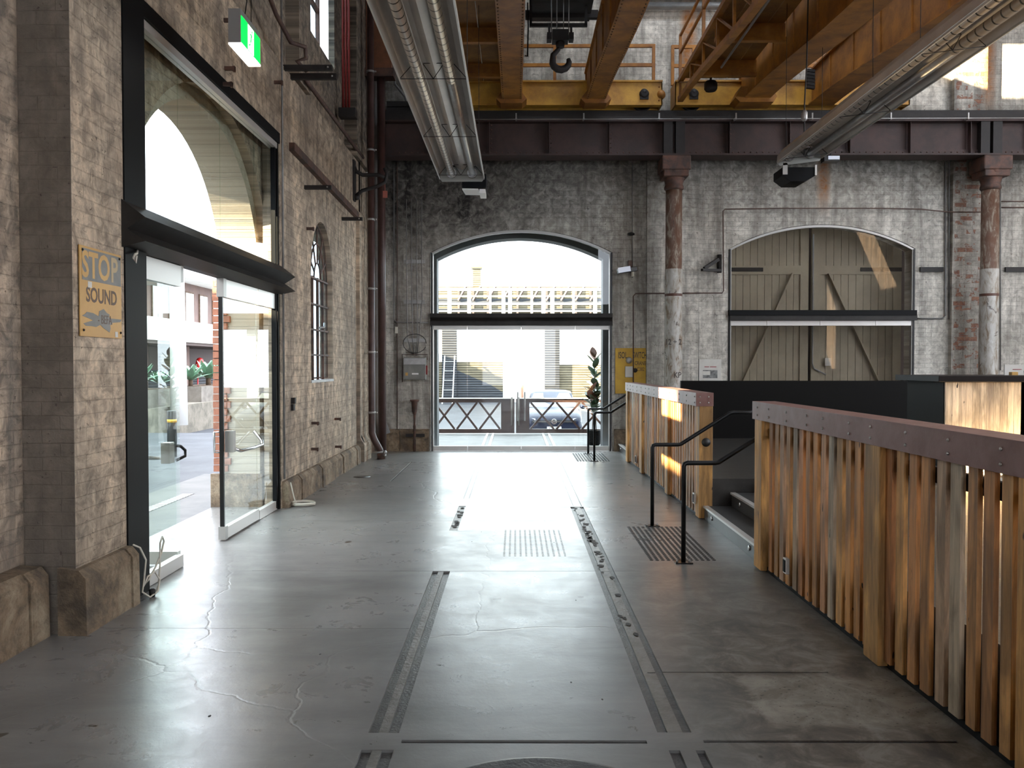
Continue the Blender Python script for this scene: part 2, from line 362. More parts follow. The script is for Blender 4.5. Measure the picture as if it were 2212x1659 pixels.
M['parapet'] = pbr('black_parapet', (.0035,.003,.0025), .5, spec=.12)
M['tread'] = pbr('dark_tread', (.045,.045,.046), .36, 0, (.06,.06,.06), 3)
M['leaf'] = pbr('rubber_leaf', (.035,.075,.035), .28, 0, (.06,.10,.05), 9)
M['leafr'] = pbr('rubber_leaf_red', (.22,.085,.06), .35)
M['agave'] = pbr('agave_leaf', (.12,.22,.15), .5, 0, (.18,.30,.20), 6)
M['foliage'] = pbr('tree_foliage', (.22,.28,.06), .6, 0, (.42,.40,.12), 3)
M['bark'] = pbr('bark', (.14,.09,.06), .8, 0, (.08,.05,.03), 9)
M['asphalt'] = pbr('asphalt', (.070,.073,.082), .6, 0, (.048,.05,.058), 1.2, .3, 80, spec=.15)
M['kerb'] = pbr('kerb_stone', (.20,.175,.14), .8, 0, (.10,.09,.07), 2.5, .5, 20)
M['planter'] = pbr('planter_concrete', (.20,.18,.155), .8, 0, (.12,.105,.09), 2.5, .4, 20)
M['pave'] = pbr('yard_paving', (.13,.13,.125), .7, 0, (.09,.09,.088), 3, .4, 30)
M['gate'] = pbr('gate_brown', (.045,.022,.018), .5, 0, (.065,.033,.028), 5)
M['bwall'] = pbr('house_brown', (.13,.075,.06), .7, 0, (.10,.06,.05), 2)
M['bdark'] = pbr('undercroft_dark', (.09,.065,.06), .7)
M['hose'] = pbr('hose_reel_red', (.55,.02,.02), .4)
def corr(name, c1, c2):
    m, t, b = nt(name); z = axis_of(t, 'Z'); w = mth(t, 'SINE', mth(t, 'MULTIPLY', z, 48))
    n = noise(t, pos(t, (.35,.35,1.6)), 2.0, 6, .65); c = ramp(t, n, [(.4, c1), (.6, c2)])
    c = mix(t, mth(t, 'MULTIPLY', mth(t, 'LESS_THAN', w, -.5), .5), c, (.03,.025,.02)); L(t, c, b.inputs['Base Color'])
    b.inputs['Roughness'].default_value = .7; bump(t, b, w, .5, .03); return m
M['corr'] = corr('corrugated_pale', (.20,.165,.105), (.13,.105,.065))
M['corrd'] = corr('corrugated_dark_and_shade', (.022,.025,.034), (.036,.04,.05))  # dark tone carries shade on the workshop front; real dark parts share it
M['carw'] = pbr('car_dark_blue', (.010,.014,.034), .25, 0, spec=.2)
M['cardk'] = pbr('car_black_plastic', (.015,.015,.017), .4)
M['carglass'] = pbr('car_glass', (.25,.29,.30), .08)
M['chrome'] = pbr('chrome', (.8,.8,.8), .1, 1.0)
M['headlamp'] = pbr('headlamp', (.75,.8,.85), .1)
def glassmat(name, tint=(.93,.97,.95), ior=1.5, dirt=.0):
    m = bpy.data.materials.new(name); m.use_nodes = True; t = m.node_tree; t.nodes.remove(t.nodes['Principled BSDF'])
    tr = N(t, 'ShaderNodeBsdfTransparent', Color=rgb(tint)); gl = N(t, 'ShaderNodeBsdfGlossy', Roughness=0.0)
    fr = N(t, 'ShaderNodeFresnel', IOR=ior); mx = N(t, 'ShaderNodeMixShader'); g = N(t, 'ShaderNodeNewGeometry')
    f = mth(t, 'MULTIPLY', fr.outputs[0], mth(t, 'SUBTRACT', 1.0, g.outputs['Backfacing']))
    L(t, f, mx.inputs[0]); L(t, tr.outputs[0], mx.inputs[1]); L(t, gl.outputs[0], mx.inputs[2])
    L(t, mx.outputs[0], t.nodes['Material Output'].inputs['Surface']); return m
M['glass'] = glassmat('clear_glass'); M['glassdim'] = glassmat('smoky_glass', (.86,.85,.84))
M['frost'] = pbr('hazy_pane', (.50,.58,.60), .3)
# ================================================================== SETTING
FX = -2.8      # inner face of the left wall
BY = 16.5      # inner face of the back wall
# ---- floor: a slab with real grooves
def floor_obj():
    G = []   # x0,x1,y0,y1,depth,material
    for a, b_ in ((-.687,-.640),(-.595,-.543)):
        G += [(a,b_,-3,3.66,.014,1), (a,b_,3.83,6.86,.014,1)]
    G += [(-.640,-.595,-3,3.66,.002,2), (-.640,-.595,3.83,6.86,.002,2)]
    for a, b_ in ((.665,.715),(.785,.825)):
        G += [(a,b_,3.84,10.0,.014,1), (a+.02,b_+.02,-3,3.66,.014,1)]
    G += [(.715,.785,3.84,10.0,.003,2)]
    G += [(-.52,.60,3.725,3.758,.010,1), (.86,2.02,3.735,3.762,.008,1), (.74,1.75,4.592,4.606,.006,1), (-2.2,1.05,6.868,6.874,.006,1)]
    G += [(-.685,-.60,8.55,10.05,.006,2), (-.67,-.655,10.6,15.6,.004,1), (-.60,-.585,10.6,15.6,.004,1), (.80,.812,10.0,15.8,.005,1), (.70,.710,10.0,15.8,.004,1), (-1.85,-1.82,12.2,14.6,.004,1)]
    G += [(.55,1.0,9.98,9.99,.004,1), (-2.6,2.0,9.08,9.084,.003,1), (-2.75,-.69,5.36,5.364,.003,1)]
    xs = sorted({-3.66, 2.7, 9.0} | {g[0] for g in G} | {g[1] for g in G}); ys = sorted({-12.0, 16.52} | {g[2] for g in G} | {g[3] for g in G})
    xs = [x for x in xs if x < 2.7] + [2.7, 3.0]
    H = {}
    for i in range(len(xs)-1):
        for j in range(len(ys)-1):
            cx, cy = (xs[i]+xs[i+1])/2, (ys[j]+ys[j+1])/2; h = (0.0, 0)
            for g in G:
                if g[0] < cx < g[1] and g[2] < cy < g[3] and g[4] > -h[0]: h = (-g[4], g[5])
            H[i, j] = h
    mb = MB()
    for (i, j), (h, mi) in H.items():
        x0, x1, y0, y1 = xs[i], xs[i+1], ys[j], ys[j+1]; mb.mi = mi
        mb.add([(x0,y0,h),(x1,y0,h),(x1,y1,h),(x0,y1,h)], [(0,1,2,3)])
        mb.mi = 0
        for (di, dj, q) in ((1,0,((x1,y0),(x1,y1))), (0,1,((x0,y1),(x1,y1)))):
            o = H.get((i+di, j+dj))
            if o is not None and abs(o[0]-h) > 1e-6:
                (a, b_), (c, d) = q; mb.add([(a,b_,h),(c,d,h),(c,d,o[0]),(a,b_,o[0])], [(0,1,2,3)])
    for q in (((-3.66,-12),(3,-12)),((3,-12),(3,16.52)),((3,16.52),(-3.66,16.52)),((-3.66,16.52),(-3.66,-12))):
        (a, b_), (c, d) = q; mb.mi = 0; mb.add([(a,b_,0),(c,d,0),(c,d,-.3),(a,b_,-.3)], [(0,1,2,3)])
    mb.add([(-3.66,-12,-.3),(-3.66,16.52,-.3),(3,16.52,-.3),(3,-12,-.3)], [(0,1,2,3)])
    return mb.build('floor', [M['concrete'], M['groove'], M['rail_strip']], fix=False, kind='structure')
floor_obj()
# ---- left wall
W = lambda: MB()
A_Y0, A_Y1 = 5.93, 9.87
win = archloop(11.36, 12.70, 1.50, 2.95, 3.78, 20)
lw = MB().slab([[(5.24,0),(A_Y0,0),(A_Y0,4.46),(A_Y1,4.46),(A_Y1,0),(BY,0),(BY,5.3),(5.24,5.3)], win], 'x', FX-.2, FX)
lw.build('wall_left', M['wall_left'], kind='structure')
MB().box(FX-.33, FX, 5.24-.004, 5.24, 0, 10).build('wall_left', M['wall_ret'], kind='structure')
MB().slab([[(-12,0),(5.24,0),(5.24,10),(-12,10)]], 'x', FX-.60, FX-.33).build('wall_left', M['wall_low'], kind='structure')
MB().slab([[(5.24,5.3),(A_Y0,5.3),(A_Y0,10.0),(5.24,10.0)]], 'x', FX-.2, FX-.001).build('wall_left', M['wall_left'], kind='structure')
arch = archloop(6.56, 10.02, 0, 2.7, 4.27, 36); archb = archloop(6.42, 10.16, 0, 2.7, 4.42, 36)
winb = archloop(11.36, 12.70, 1.50, 2.95, 3.78, 20); win2 = [(12.25,6.62),(16.4,6.62),(16.4,9.4),(12.25,9.4)]; winc = [(11.25,1.45),(15.9,1.45),(15.9,3.9),(11.25,3.9)]
XO = FX-.76
MB().slab([[(13.85,6.6),(16.6,6.6),(16.6,9.5),(13.85,9.5)]], 'x', FX-.30, FX-.2).build('wall_left', M['wall_left'], kind='structure')
def outer(hole, a0, a1, mat, name='wall_left'):
    # outline runs round the doorway so that the opening reaches the ground
    h = hole
    outl = [(5.24,0), h[0]] + h[2:][::-1] + [h[1], (BY+.5,0), (BY+.5,10), (5.24,10)]
    return MB().slab([outl, winc, win2], 'x', a0, a1)
o1 = outer(archb, FX-.30, FX-.2, None); o1.build('wall_left', M['wall_left'], kind='structure')
o2 = outer(arch, XO, FX-.30, None); o2.build('wall_left', M['brick_soffit'], kind='structure')
# red brick quoins on the far jamb of the archway
q = MB(); qz = 0.42; k = 0
while qz < 2.7:
    d = .012*((k*7) % 3); q.box(XO-.092+d*.4, XO+.08+.035*(k % 2), 9.985-d*.5, 10.03, qz+.007, qz+.082); qz += .086; k += 1
q.build('trim_1', pbr('quoin_red_brick', (.36,.15,.09), .8, 0, (.27,.12,.075), 9, .7, 30), kind='structure')
q = MB(); q.box(XO-.12, XO+.5, 9.96, 10.03, 0, .40); q.build('trim_2', M['stone'], kind='structure')
# ledge above the lower wall, sill
MB().slab([[(FX-.2,5.3),(FX+.0,5.3),(FX+.0,5.33),(FX-.2,5.45)]], 'y', A_Y0, BY).build('trim_3', M['wall_left'], kind='structure')
# plinths
def plinth(name, y0, y1, x1, top, mat, xb=FX-.1):
    ys = y0; mb = MB(); i = 0
    while ys < y1-.05:
        ye = min(y1, ys+.62+.23*((i*5) % 3)); dx = .012*((i*7) % 3)
        mb.slab([[(xb,0),(x1+dx,0),(x1+dx-.005,top-.07),(x1-.05+dx,top-.015),(xb,top)]], 'y', ys+.003, ye-.003); ys = ye; i += 1
    return mb.build(name, mat, kind='structure')
plinth('baseboard_left', 9.90, 14.45, FX+.08, .33, M['stone'])
plinth('baseboard_left', 5.20, 5.925, FX+.085, .43, M['stone'])
plinth('baseboard_left', -12, 5.20, FX-.17, .46, M['stone'], FX-.45)
# pilaster in the far corner
pl = MB().slab([[(FX-.02,0),(FX+.13,0),(FX+.13,.30),(FX+.06,.42),(FX+.06,4.4),(FX-.02,4.5)]], 'y', 14.62, 15.3)
pl.build('wall_left', M['wall_left'], kind='structure')
MB().box(FX-.22, FX+.02, 14.62, 15.9, 5.4, 10).build('wall_left', M['wall_left'], kind='structure')
MB().box(FX-.22, FX-.02, 10.9, 11.5, 5.44, 10).build('wall_left', M['wall_left'], kind='structure')
# ---- back wall
dl = archloop(-1.69, 1.93, 0, 3.95, 4.40, 24); dr = archloop(4.23, 7.93, .45, 4.02, 4.50, 24)
bw = MB().slab([[(-2.8,0), dl[0]] + dl[2:][::-1] + [dl[1], (16,0), (16,10), (-2.8,10)], dr], 'y', BY, BY+.45)
bw.build('wall_back', M['wall_back'], kind='structure')
dli = archloop(-1.60, 1.79, 0, 3.88, 4.30, 24)
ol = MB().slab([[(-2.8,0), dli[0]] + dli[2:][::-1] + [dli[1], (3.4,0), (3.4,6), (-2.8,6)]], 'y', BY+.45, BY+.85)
ol.build('wall_back', pbr('shaded_reveal', (.06,.063,.068), .8, 0, (.045,.047,.05), 3), kind='structure')  # shade of the rendered reveal is put into this dark colour
MB().box(3.5, 9.5, BY+1.0, BY+1.1, 0, 6).build('wall_back', M['bdark'], kind='structure')
MB().slab([[(2.60,.45),(3.62,.45),(3.62,5.75),(2.60,5.75)]], 'y', BY-.10, BY).build('wall_back', M['wall_back'], kind='structure')
MB().slab([[(8.60,.45),(9.25,.45),(9.25,9.5),(8.60,9.5)]], 'y', BY-.12, BY).build('wall_back', M['wall_back'], kind='structure')
mb = MB()
for x0, x1 in ((-2.74,-2.30),(-2.29,-1.72)): mb.slab([[(BY-.09,0),(BY,0),(BY,.44),(BY-.05,.42)]], 'x', x0, x1)
mb.build('baseboard_back', M['stone'], kind='structure')
mb = MB().slab([[(BY-.09,0),(BY,0),(BY,.44),(BY-.05,.42)]], 'x', 1.97, 2.6); mb.build('baseboard_back', M['stone'], kind='structure')
# ---- right and rear enclosure of the hall, with its tall openings
MB().slab([[(-12,0),(16.9,0),(16.9,10),(-12,10)], [(0,1.5),(4,1.5),(4,9),(0,9)], [(5,1.5),(10.5,1.5),(10.5,9),(5,9)]], 'x', 16, 16.4).build('wall_right', M['wall_low'], kind='structure')
MB().slab([[(-3.4,0),(16.4,0),(16.4,10),(-3.4,10)], [(-1.8,.6),(2.2,.6),(2.2,4.2),(-1.8,4.2)], [(4.5,5),(9,5),(9,9),(4.5,9)]], 'y', -12.4, -12).build('wall_front', M['wall_ret'], kind='structure')
roof = pbr('roof_boards', (.05,.045,.04), .8)
holes = [[(2.5,y),(15.0,y),(15.0,y+1.7),(2.5,y+1.7)] for y in (-8, -3, 2.0, 7.5)] + [[(1.2,13.6),(6.2,13.6),(6.2,14.7),(1.2,14.7)]]
MB().slab([[(-3.7,-12.4),(16.4,-12.4),(16.4,17),(-3.7,17)]] + holes, 'z', 10, 10.2).build('ceiling', roof, kind='structure')
# ---- raised platform and its stairs
PZ = .45
MB().slab([[(2.20,-12),(16,-12),(16,BY),(2.62,BY),(2.62,14.72),(2.20,14.72),(2.20,9.22),(2.72,9.22),(2.72,7.0),(2.20,7.0)]], 'z', 0.001, PZ).build('platform', M['platform'], kind='structure')
def stairs(y0, y1, xa):
    t = struct_empty('stair', ((xa+2.7)/2, (y0+y1)/2, 0))
    for k in range(2):
        x0 = xa+.3*k; z = .15*(k+1)
        MB().box(x0+.004, 2.715, y0, y1, z-.15+.001, z).build('step', M['tread'], t)
        MB().box(x0-.012, x0+.045, y0+.004, y1-.004, z-.018, z+.004).build('nosing', M['alu'], t, label='bright metal step edge')
        for yy in (y0+.35, y1-.35):
            MB().lathe([(.0, -.012), (.022,-.010), (.026,0)], (x0+.004, yy, z-.075), 'x', 14).build('step_light', M['steel'], t)
stairs(7.06, 9.18, 2.10)
stairs(14.78, BY-.005, 2.06)
# ================================================================== GLAZED ENTRANCES
def pane(name, x0, x1, y0, y1, z0, z1, parent, mat='glass', **k):
    return MB().box(x0, x1, y0, y1, z0, z1).build(name, M[mat], parent, **k)
# ---- left entrance
GX = -2.86
d1 = struct_empty('door_1', (GX, 8.0, 0))
fr = MB().box(GX-.03, FX+.012, A_Y0, 6.27, 0, 4.34).box(GX-.06, FX+.01, A_Y0, A_Y1, 4.34, 4.46).box(GX-.03, FX-.01, 9.82, A_Y1, 0, 4.34)
fr.build('door_frame', M['black'], d1)
MB().box(GX-.04, FX-.01, 6.27, 9.82, 4.27, 4.335).build('head_track', M['alu'], d1, label='pale aluminium head channel')
MB().box(GX-.01, GX+.04, 9.76, 9.80, 0.02, 4.27).build('edge_trim', M['black'], d1)
for a, b_ in ((6.28,7.05),(7.056,8.05),(8.056,9.10),(9.106,9.81)): pane('transom_pane', GX-.006, GX+.006, a, b_, 2.86, 4.27, d1)
prof = [(-2.90,2.93),(-2.80,2.90),(-2.63,2.77),(-2.76,2.69),(-2.63,2.60),(-2.80,2.56),(-2.90,2.56)]
MB().slab([prof], 'y', 5.90, 9.93).build('transom_canopy', M['canopy'], d1)
def sidelite(y0, y1):
    t = pane('fixed_pane', GX-.006, GX+.006, y0, y1, .10, 2.40, d1)
    MB().box(GX-.03, GX+.03, y0, y1, 0.004, .105).build('bottom_rail', M['alu'], t); MB().box(GX-.03, GX+.03, y0, y1, 2.38, 2.555).build('top_rail', M['alu'], t)
sidelite(6.28, 7.02); sidelite(9.13, 9.80)
# open leaf, swung outward
t = pane('door_leaf', GX-.98, GX-.04, 7.044, 7.056, .11, 2.42, d1)
MB().box(GX-.98, GX-.02, 7.02, 7.08, .015, .125).build('bottom_rail', M['alu'], t); MB().box(GX-.98, GX-.02, 7.02, 7.08, 2.40, 2.53).build('top_rail', M['alu'], t)
MB().tube([(GX-.85,6.985,.93),(GX-.10,6.985,.93)], .016).build('push_bar', M['steel'], t)
MB().box(GX-.13, GX-.055, 6.96, 7.06, .885, 1.06).build('latch_box', M['alud'], t)
MB().tube([(GX-.05,7.06,1.03),(GX-.02,7.10,1.02),(GX+.0,7.15,.98),(GX-.0,7.15,.93),(GX-.05,7.08,.90)], .013).build('pull_handle', M['blackm'], t)
MB().box(GX-.04, GX+.03, 7.02, 7.075, 2.42, 2.57).build('pivot', M['alud'], t)
# closed leaf
t = pane('door_leaf', GX-.006, GX+.006, 8.06, 9.11, .11, 2.40, d1)
MB().box(GX-.03, GX+.03, 8.06, 9.11, .015, .125).build('bottom_rail', M['alu'], t); MB().box(GX-.03, GX+.03, 8.06, 9.11, 2.38, 2.555).build('top_rail', M['alu'], t)
MB().box(GX-.035, GX+.035, 8.03, 8.10, 0.012, .14).box(GX-.035, GX+.035, 8.03, 8.11, 2.38, 2.56).build('pivot', M['alud'], t)
MB().box(GX-.02, GX+.02, 8.035, 8.06, .1, 2.4).build('edge_strip', M['blackm'], t)
MB().box(GX+.01, GX+.09, 8.10, 8.18, .86, 1.07).build('latch_box', M['alud'], t)
MB().tube([(GX+.05,8.16,.90),(GX+.11,8.26,.86),(GX+.14,8.60,.86),(GX+.14,8.88,.86),(GX+.12,8.93,.90),(GX+.03,8.95,1.0)], .017).build('push_bar', M['steel'], t)
MB().tube([(GX-.01,8.09,1.06),(GX-.09,8.09,1.06),(GX-.09,8.09,.86),(GX-.01,8.09,.86)], .011).build('pull_handle', M['steel'], t)
# ---- back entrance
def framed(name, x0, x1, z0, spring, apex, y, tz0, tz1, gl):
    d = struct_empty(name, ((x0+x1)/2, y, z0)); n = 28
    o = archloop(x0, x1, z0, spring, apex, n); i = archloop(x0+.05, x1-.05, z0+.0, spring-.012, apex-.045, n)
    mb = MB()
    vs = [(u, y-.05, v) for u, v in o]+[(u, y+.03, v) for u, v in o]+[(u, y-.05, v) for u, v in i]+[(u, y+.03, v) for u, v in i]; K = len(o); fs = []
    for a in range(1, K):
        b_ = (a+1) % K
        fs += [(a, b_, b_+2*K, a+2*K), (a+K, a+3*K, b_+3*K, b_+K), (a+2*K, b_+2*K, b_+3*K, a+3*K), (a, a+K, b_+K, b_)]
    mb.add(vs, fs); mb.build('arch_frame', M['alud'], d)
    e = .055
    mb = MB(); mb.box(x0+.002, x0+.03, y-.07, y-.05, z0, spring).box(x1-.03, x1-.002, y-.07, y-.05, z0, spring).build('edge_trim', M['blackm'], d)
    up = [(x0+e, tz1), (x1-e, tz1)] + archloop(x0+e, x1-e, 0, spring-.015, apex-.05, n)[2:]
    MB().slab([up], 'y', y-.006, y+.006).build('transom_pane', gl, d)
    return d
d2 = framed('door_2', -1.68, 1.92, 0.0, 3.94, 4.395, BY+.05, 0, 2.72, M['glass'])
MB().slab([[(BY-.06,2.50),(BY+.10,2.50),(BY+.10,2.74),(BY-.06,2.74),(BY-.06,2.66),(BY-.02,2.62),(BY-.06,2.58)]], 'x', -1.69, 1.93).build('transom_beam', M['canopy'], d2)
xs = [-1.63, -.955, .12, 1.195, 1.87]
for k in range(4):
    a, b_ = xs[k]+.004, xs[k+1]-.004; nm = 'fixed_pane' if k in (0, 3) else 'door_leaf'
    t = pane(nm, a, b_, BY+.044, BY+.056, .09, 2.44, d2)
    MB().box(a, b_, BY+.02, BY+.08, .006, .095).build('bottom_rail', M['alu'], t); MB().box(a, b_, BY+.02, BY+.08, 2.42, 2.50).build('top_rail', M['alu'], t)
    if nm == 'door_leaf':
        hx = .12+(-.07 if k == 1 else .07)
        MB().tube([(hx, BY-.01, .60), (hx, BY-.01, 1.18)], .014).tube([(hx,BY-.01,.66),(hx,BY+.05,.66)], .008).tube([(hx,BY-.01,1.12),(hx,BY+.05,1.12)], .008).build('pull_handle', M['galv'], t)
# ---- glazed arch in front of the barn doors
d3 = framed('door_3', 4.24, 7.92, PZ, 4.01, 4.49, BY+.05, 0, 2.80, M['glassdim'])
MB().box(4.23, 7.93, BY-.10, BY+.1, 2.70, 2.80).build('transom_beam', M['black'], d3)
MB().box(4.25, 7.95, BY-.07, BY+.08, 2.60, 2.70).build('transom_beam', M['canopy'], d3)
xs = [4.29, 5.00, 6.06, 7.16, 7.87]
for k in range(4):
    a, b_ = xs[k]+.004, xs[k+1]-.004; nm = 'fixed_pane' if k in (0, 3) else 'door_leaf'
    t = pane(nm, a, b_, BY+.044, BY+.056, PZ+.1, 2.52, d3, 'glassdim')
    MB().box(a, b_, BY+.02, BY+.08, PZ+.006, PZ+.11).build('bottom_rail', M['alu'], t); MB().box(a, b_, BY+.01, BY+.08, 2.50, 2.595).build('top_rail', M['alu'], t)
# ---- barn doors behind the glass
BD = BY+.62
def barn(x0, x1, flip):
    t = thing('barn_door', ((x0+x1)/2, BD, PZ), '%s leaf of the cream boarded barn doors behind the glazed arch' % ('right' if flip else 'left'), 'barn door', 'cream braced barn doors')
    h = 4.75
    brd = MB(); n = 12; wd = (x1-x0)/n
    for k in range(n): brd.box(x0+k*wd+.004, x0+(k+1)*wd-.004, BD+.03, BD+.055, PZ, h)
    brd.box(x0, x1, BD+.05, BD+.06, PZ, h); brd.build('boards', M['barn'], t)
    f = MB()
    for a, b_ in ((x0, x0+.17), (x1-.17, x1)): f.box(a, b_, BD, BD+.035, PZ, h)
    f.box(x0, x1, BD+.001, BD+.034, 3.58, 3.76).box(x0, x1, BD+.001, BD+.034, PZ, PZ+.24)
    f.build('frame', M['barn'], t)
    a, b_ = (x0+.05, x1-.12) if not flip else (x1-.05, x0+.12)
    MB().bar((a+.25*(1 if not flip else -1), BD+.015, PZ+.6), (b_-.22*(1 if not flip else -1), BD+.015, 3.60), .03, .15, up=(0,1,0)).build('brace', M['barn'], t)
    sx = (x0, x0+.85) if not flip else (x1-.85, x1)
    MB().box(sx[0], sx[1], BD-.012, BD, 3.64, 3.72).build('strap_hinge', M['dark'], t, label='dark iron strap hinge')
barn(4.25, 6.04, False); barn(6.10, 7.95, True)
o = MB().tube([(6.12,BD-.03,4.4),(6.12,BD-.03,1.75),(6.16,BD-.03,1.64),(6.40,BD-.03,1.52)], .014).build('conduit', M['greypipe']); o['label'] = 'grey conduit running down between the two barn door leaves'; o['category'] = 'conduit'
o = MB().box(6.38, 6.50, BD-.04, BD-.01, 1.70, 1.86).build('notice', M['paper']); o['label'] = 'small white notice on the right barn door'; o['category'] = 'notice'
# ================================================================== WINDOWS
def window1():
    t = struct_empty('window_1', (FX-.2, 12.03, 1.5)); x0, x1 = FX-.09, FX-.05
    y0, y1, c, sp, ap = 11.40, 12.66, 12.03, 2.95, 3.74; mb = MB()
    pts = [(x0, u, v) for u, v in archloop(y0, y1, 1.53, sp, ap, 22)]
    mb.tube(pts, .022, 6, closed=True)
    for k in range(1, 4): mb.box(x0, x1, y0+k*.315-.011, y0+k*.315+.011, 1.5, 2.98)
    for z in (1.86, 2.22, 2.58, 2.95): mb.box(x0-.005, x1+.005, y0, y1, z-.012, z+.012)
    for r, s in ((.20,.24),(.42,.52)): mb.tube([(x0+.02, c+r*math.cos(PI*i/14), sp+s*math.sin(PI*i/14)) for i in range(15)], .012, 6)
    for a in (25, 58, 90, 122, 155):
        ca, sa = math.cos(math.radians(a)), math.sin(math.radians(a)); mb.bar((x0+.02, c+.2*ca, sp+.24*sa), (x0+.02, c+.60*ca, sp+.74*sa), .02)
    mb.build('window_frame', M['rusty'], t)
    MB().slab([archloop(y0, y1, 1.53, sp, ap, 22)], 'x', x0+.012, x0+.018).build('pane', M['frostg'], t)
    MB().tube([(x1+.03, 11.9, 2.25),(x1+.06,12.1,2.27),(x1+.04,12.2,2.33),(x1+.02,12.28,2.33)], .014).build('window_latch', M['galv'], t)
    MB().box(FX-.2, FX+.01, 11.34, 12.72, 1.47, 1.505).build('window_sill', M['greypipe'], t)
M['frostg'] = glassmat('dusty_pane', (.70,.80,.84))
window1()
t = struct_empty('window_2', (FX-.45, 13.05, 6.62)); mb = MB(); x0, x1 = FX-.50, FX-.44
for y in (12.28, 13.05, 13.82): mb.box(x0, x1, y-.04, y+.04, 6.62, 9.4)
for z in (6.66, 7.55, 8.45, 9.36): mb.box(x0, x1, 12.25, 13.85, z-.03, z+.03)
mb.build('window_frame', M['rusty'], t); MB().box(x0+.02, x0+.026, 12.3, 13.8, 6.66, 9.36).build('pane', M['frostg'], t)
# ================================================================== TIMBER BALUSTRADES
def fx(y): return 2.13-.009*y     # face line of the balustrades
def fence(y0, y1, posts, label, endcap):
    t = thing('slat_balustrade', ((fx(y0)+fx(y1))/2+.06, (y0+y1)/2, 0), label, 'balustrade', 'hardwood slat balustrades beside the platform')
    mb = MB(); y = y0+.24; taken = [(p-.13, p+.13) for p in posts]
    while y < y1-.16:
        if not any(a < y < b_ for a, b_ in taken):
            x = fx(y)+random.uniform(-.004,.004); w_ = .087+random.uniform(-.009,.007)
            mb.add(*boxvf(x, x+.024, y-w_/2, y+w_/2, .045, 1.285, random.uniform(-.006,.006)))
        y += .138
    mb.build('slats', M['slat'], t, fix=False)
    for p in posts:
        x = fx(p); MB().box(x-.035, x+.10, p-.10, p+.10, .012, 1.27).build('post', M['post'], t, bevel=.006)
    # steel capping: a folded channel over the slat heads
    a, b_ = y0, y1; mb = MB()
    xa, xb = fx(a), fx(b_)
    def prism(o0, o1, z0, z1):
        mb.add([(xa+o0,a,z0),(xb+o0,b_,z0),(xb+o1,b_,z0),(xa+o1,a,z0),(xa+o0,a,z1),(xb+o0,b_,z1),(xb+o1,b_,z1),(xa+o1,a,z1)],
               [(0,3,2,1),(4,5,6,7),(0,1,5,4),(1,2,6,5),(2,3,7,6),(3,0,4,7)])
    prism(-.045, -.037, 1.26, 1.408); prism(-.045, .150, 1.402, 1.410); prism(.142, .150, 1.26, 1.406)
    for yy, xx in ((a, xa), (b_, xb)): mb.box(xx-.045, xx+.150, yy-.004, yy+.004, 1.26, 1.410)
    mb.build('capping', M['cap'], t, bevel=.002)
    bp = []; yy = y0+.06
    while yy < y1:
        for z in (1.30, 1.365): bp.append((fx(yy)-.046, yy, z))
        yy += .42 if random.random() < .6 else .3
    bp += [(fx(y0)+xx, y0-.004, z) for xx in (.0, .095) for z in (1.30, 1.365)]
    spread(MB().ball(bp[0], .0085, 6).build('bolt', M['bolt'], t), bp)
    mb = MB(); mb.add([(fx(y0)+.02,y0+.1,.004),(fx(y1)+.02,y1-.1,.004),(fx(y1)+.05,y1-.1,.004),(fx(y0)+.05,y0+.1,.004),(fx(y0)+.02,y0+.1,.045),(fx(y1)+.02,y1-.1,.045),(fx(y1)+.05,y1-.1,.045),(fx(y0)+.05,y0+.1,.045)],
        [(0,3,2,1),(4,5,6,7),(0,1,5,4),(1,2,6,5),(2,3,7,6),(3,0,4,7)]).build('base_rail', M['black'], t)
    mb = MB(); mb.add([(fx(y0)+.045,y0+.12,1.12),(fx(y1)+.045,y1-.12,1.12),(fx(y1)+.08,y1-.12,1.12),(fx(y0)+.08,y0+.12,1.12),(fx(y0)+.045,y0+.12,1.20),(fx(y1)+.045,y1-.12,1.20),(fx(y1)+.08,y1-.12,1.20),(fx(y0)+.08,y0+.12,1.20)],
        [(0,3,2,1),(4,5,6,7),(0,1,5,4),(1,2,6,5),(2,3,7,6),(3,0,4,7)]).build('back_rail', M['black'], t)
    if endcap: MB().box(fx(y0)-.005, fx(y0)+.145, y0, y0+.18, .012, 1.262).build('end_post', M['post'], t, bevel=.006)
    return t
def boxvf(x0, x1, y0, y1, z0, z1, lean=0):
    return ([(x0,y0,z0),(x1,y0,z0),(x1,y1,z0),(x0,y1,z0),(x0,y0+lean,z1),(x1,y0+lean,z1),(x1,y1+lean,z1),(x0,y1+lean,z1)],
            [(0,3,2,1),(4,5,6,7),(0,1,5,4),(1,2,6,5),(2,3,7,6),(3,0,4,7)])
f1 = fence(-1.0, 7.06, [4.76, 3.30, 1.0, 6.93], 'long hardwood slat balustrade with maroon steel capping, in the right foreground', False)
f2 = fence(9.18, 14.70, [10.95, 13.05, 14.60], 'shorter hardwood slat balustrade between the two stairs, with a sunlit patch', True)
o = MB().lathe([(.0,-.02),(.035,-.02),(.04,-.004),(.05,0)], (fx(9.18)+.07, 9.178, .86), 'y', 12).build('door_stop', M['rubber']); o['label'] = 'black round rubber stop on the broad end post of the far balustrade'; o['category'] = 'door stop'
def outlet(px, py, label):
    p = at(px, py, X=fx(8)-.03); x = fx(p.y); t = thing('wall_outlet', (x-.012, p.y, p.z-.05), label, 'power outlet', 'power outlets low on the slats')
    MB().box(x-.03, x-.002, p.y-.035, p.y+.035, p.z-.06, p.z+.06).build('plate', M['alu'], t, bevel=.004)
    MB().box(x-.036, x-.03, p.y-.024, p.y+.024, p.z-.045, p.z+.045).build('socket', M['black'], t)
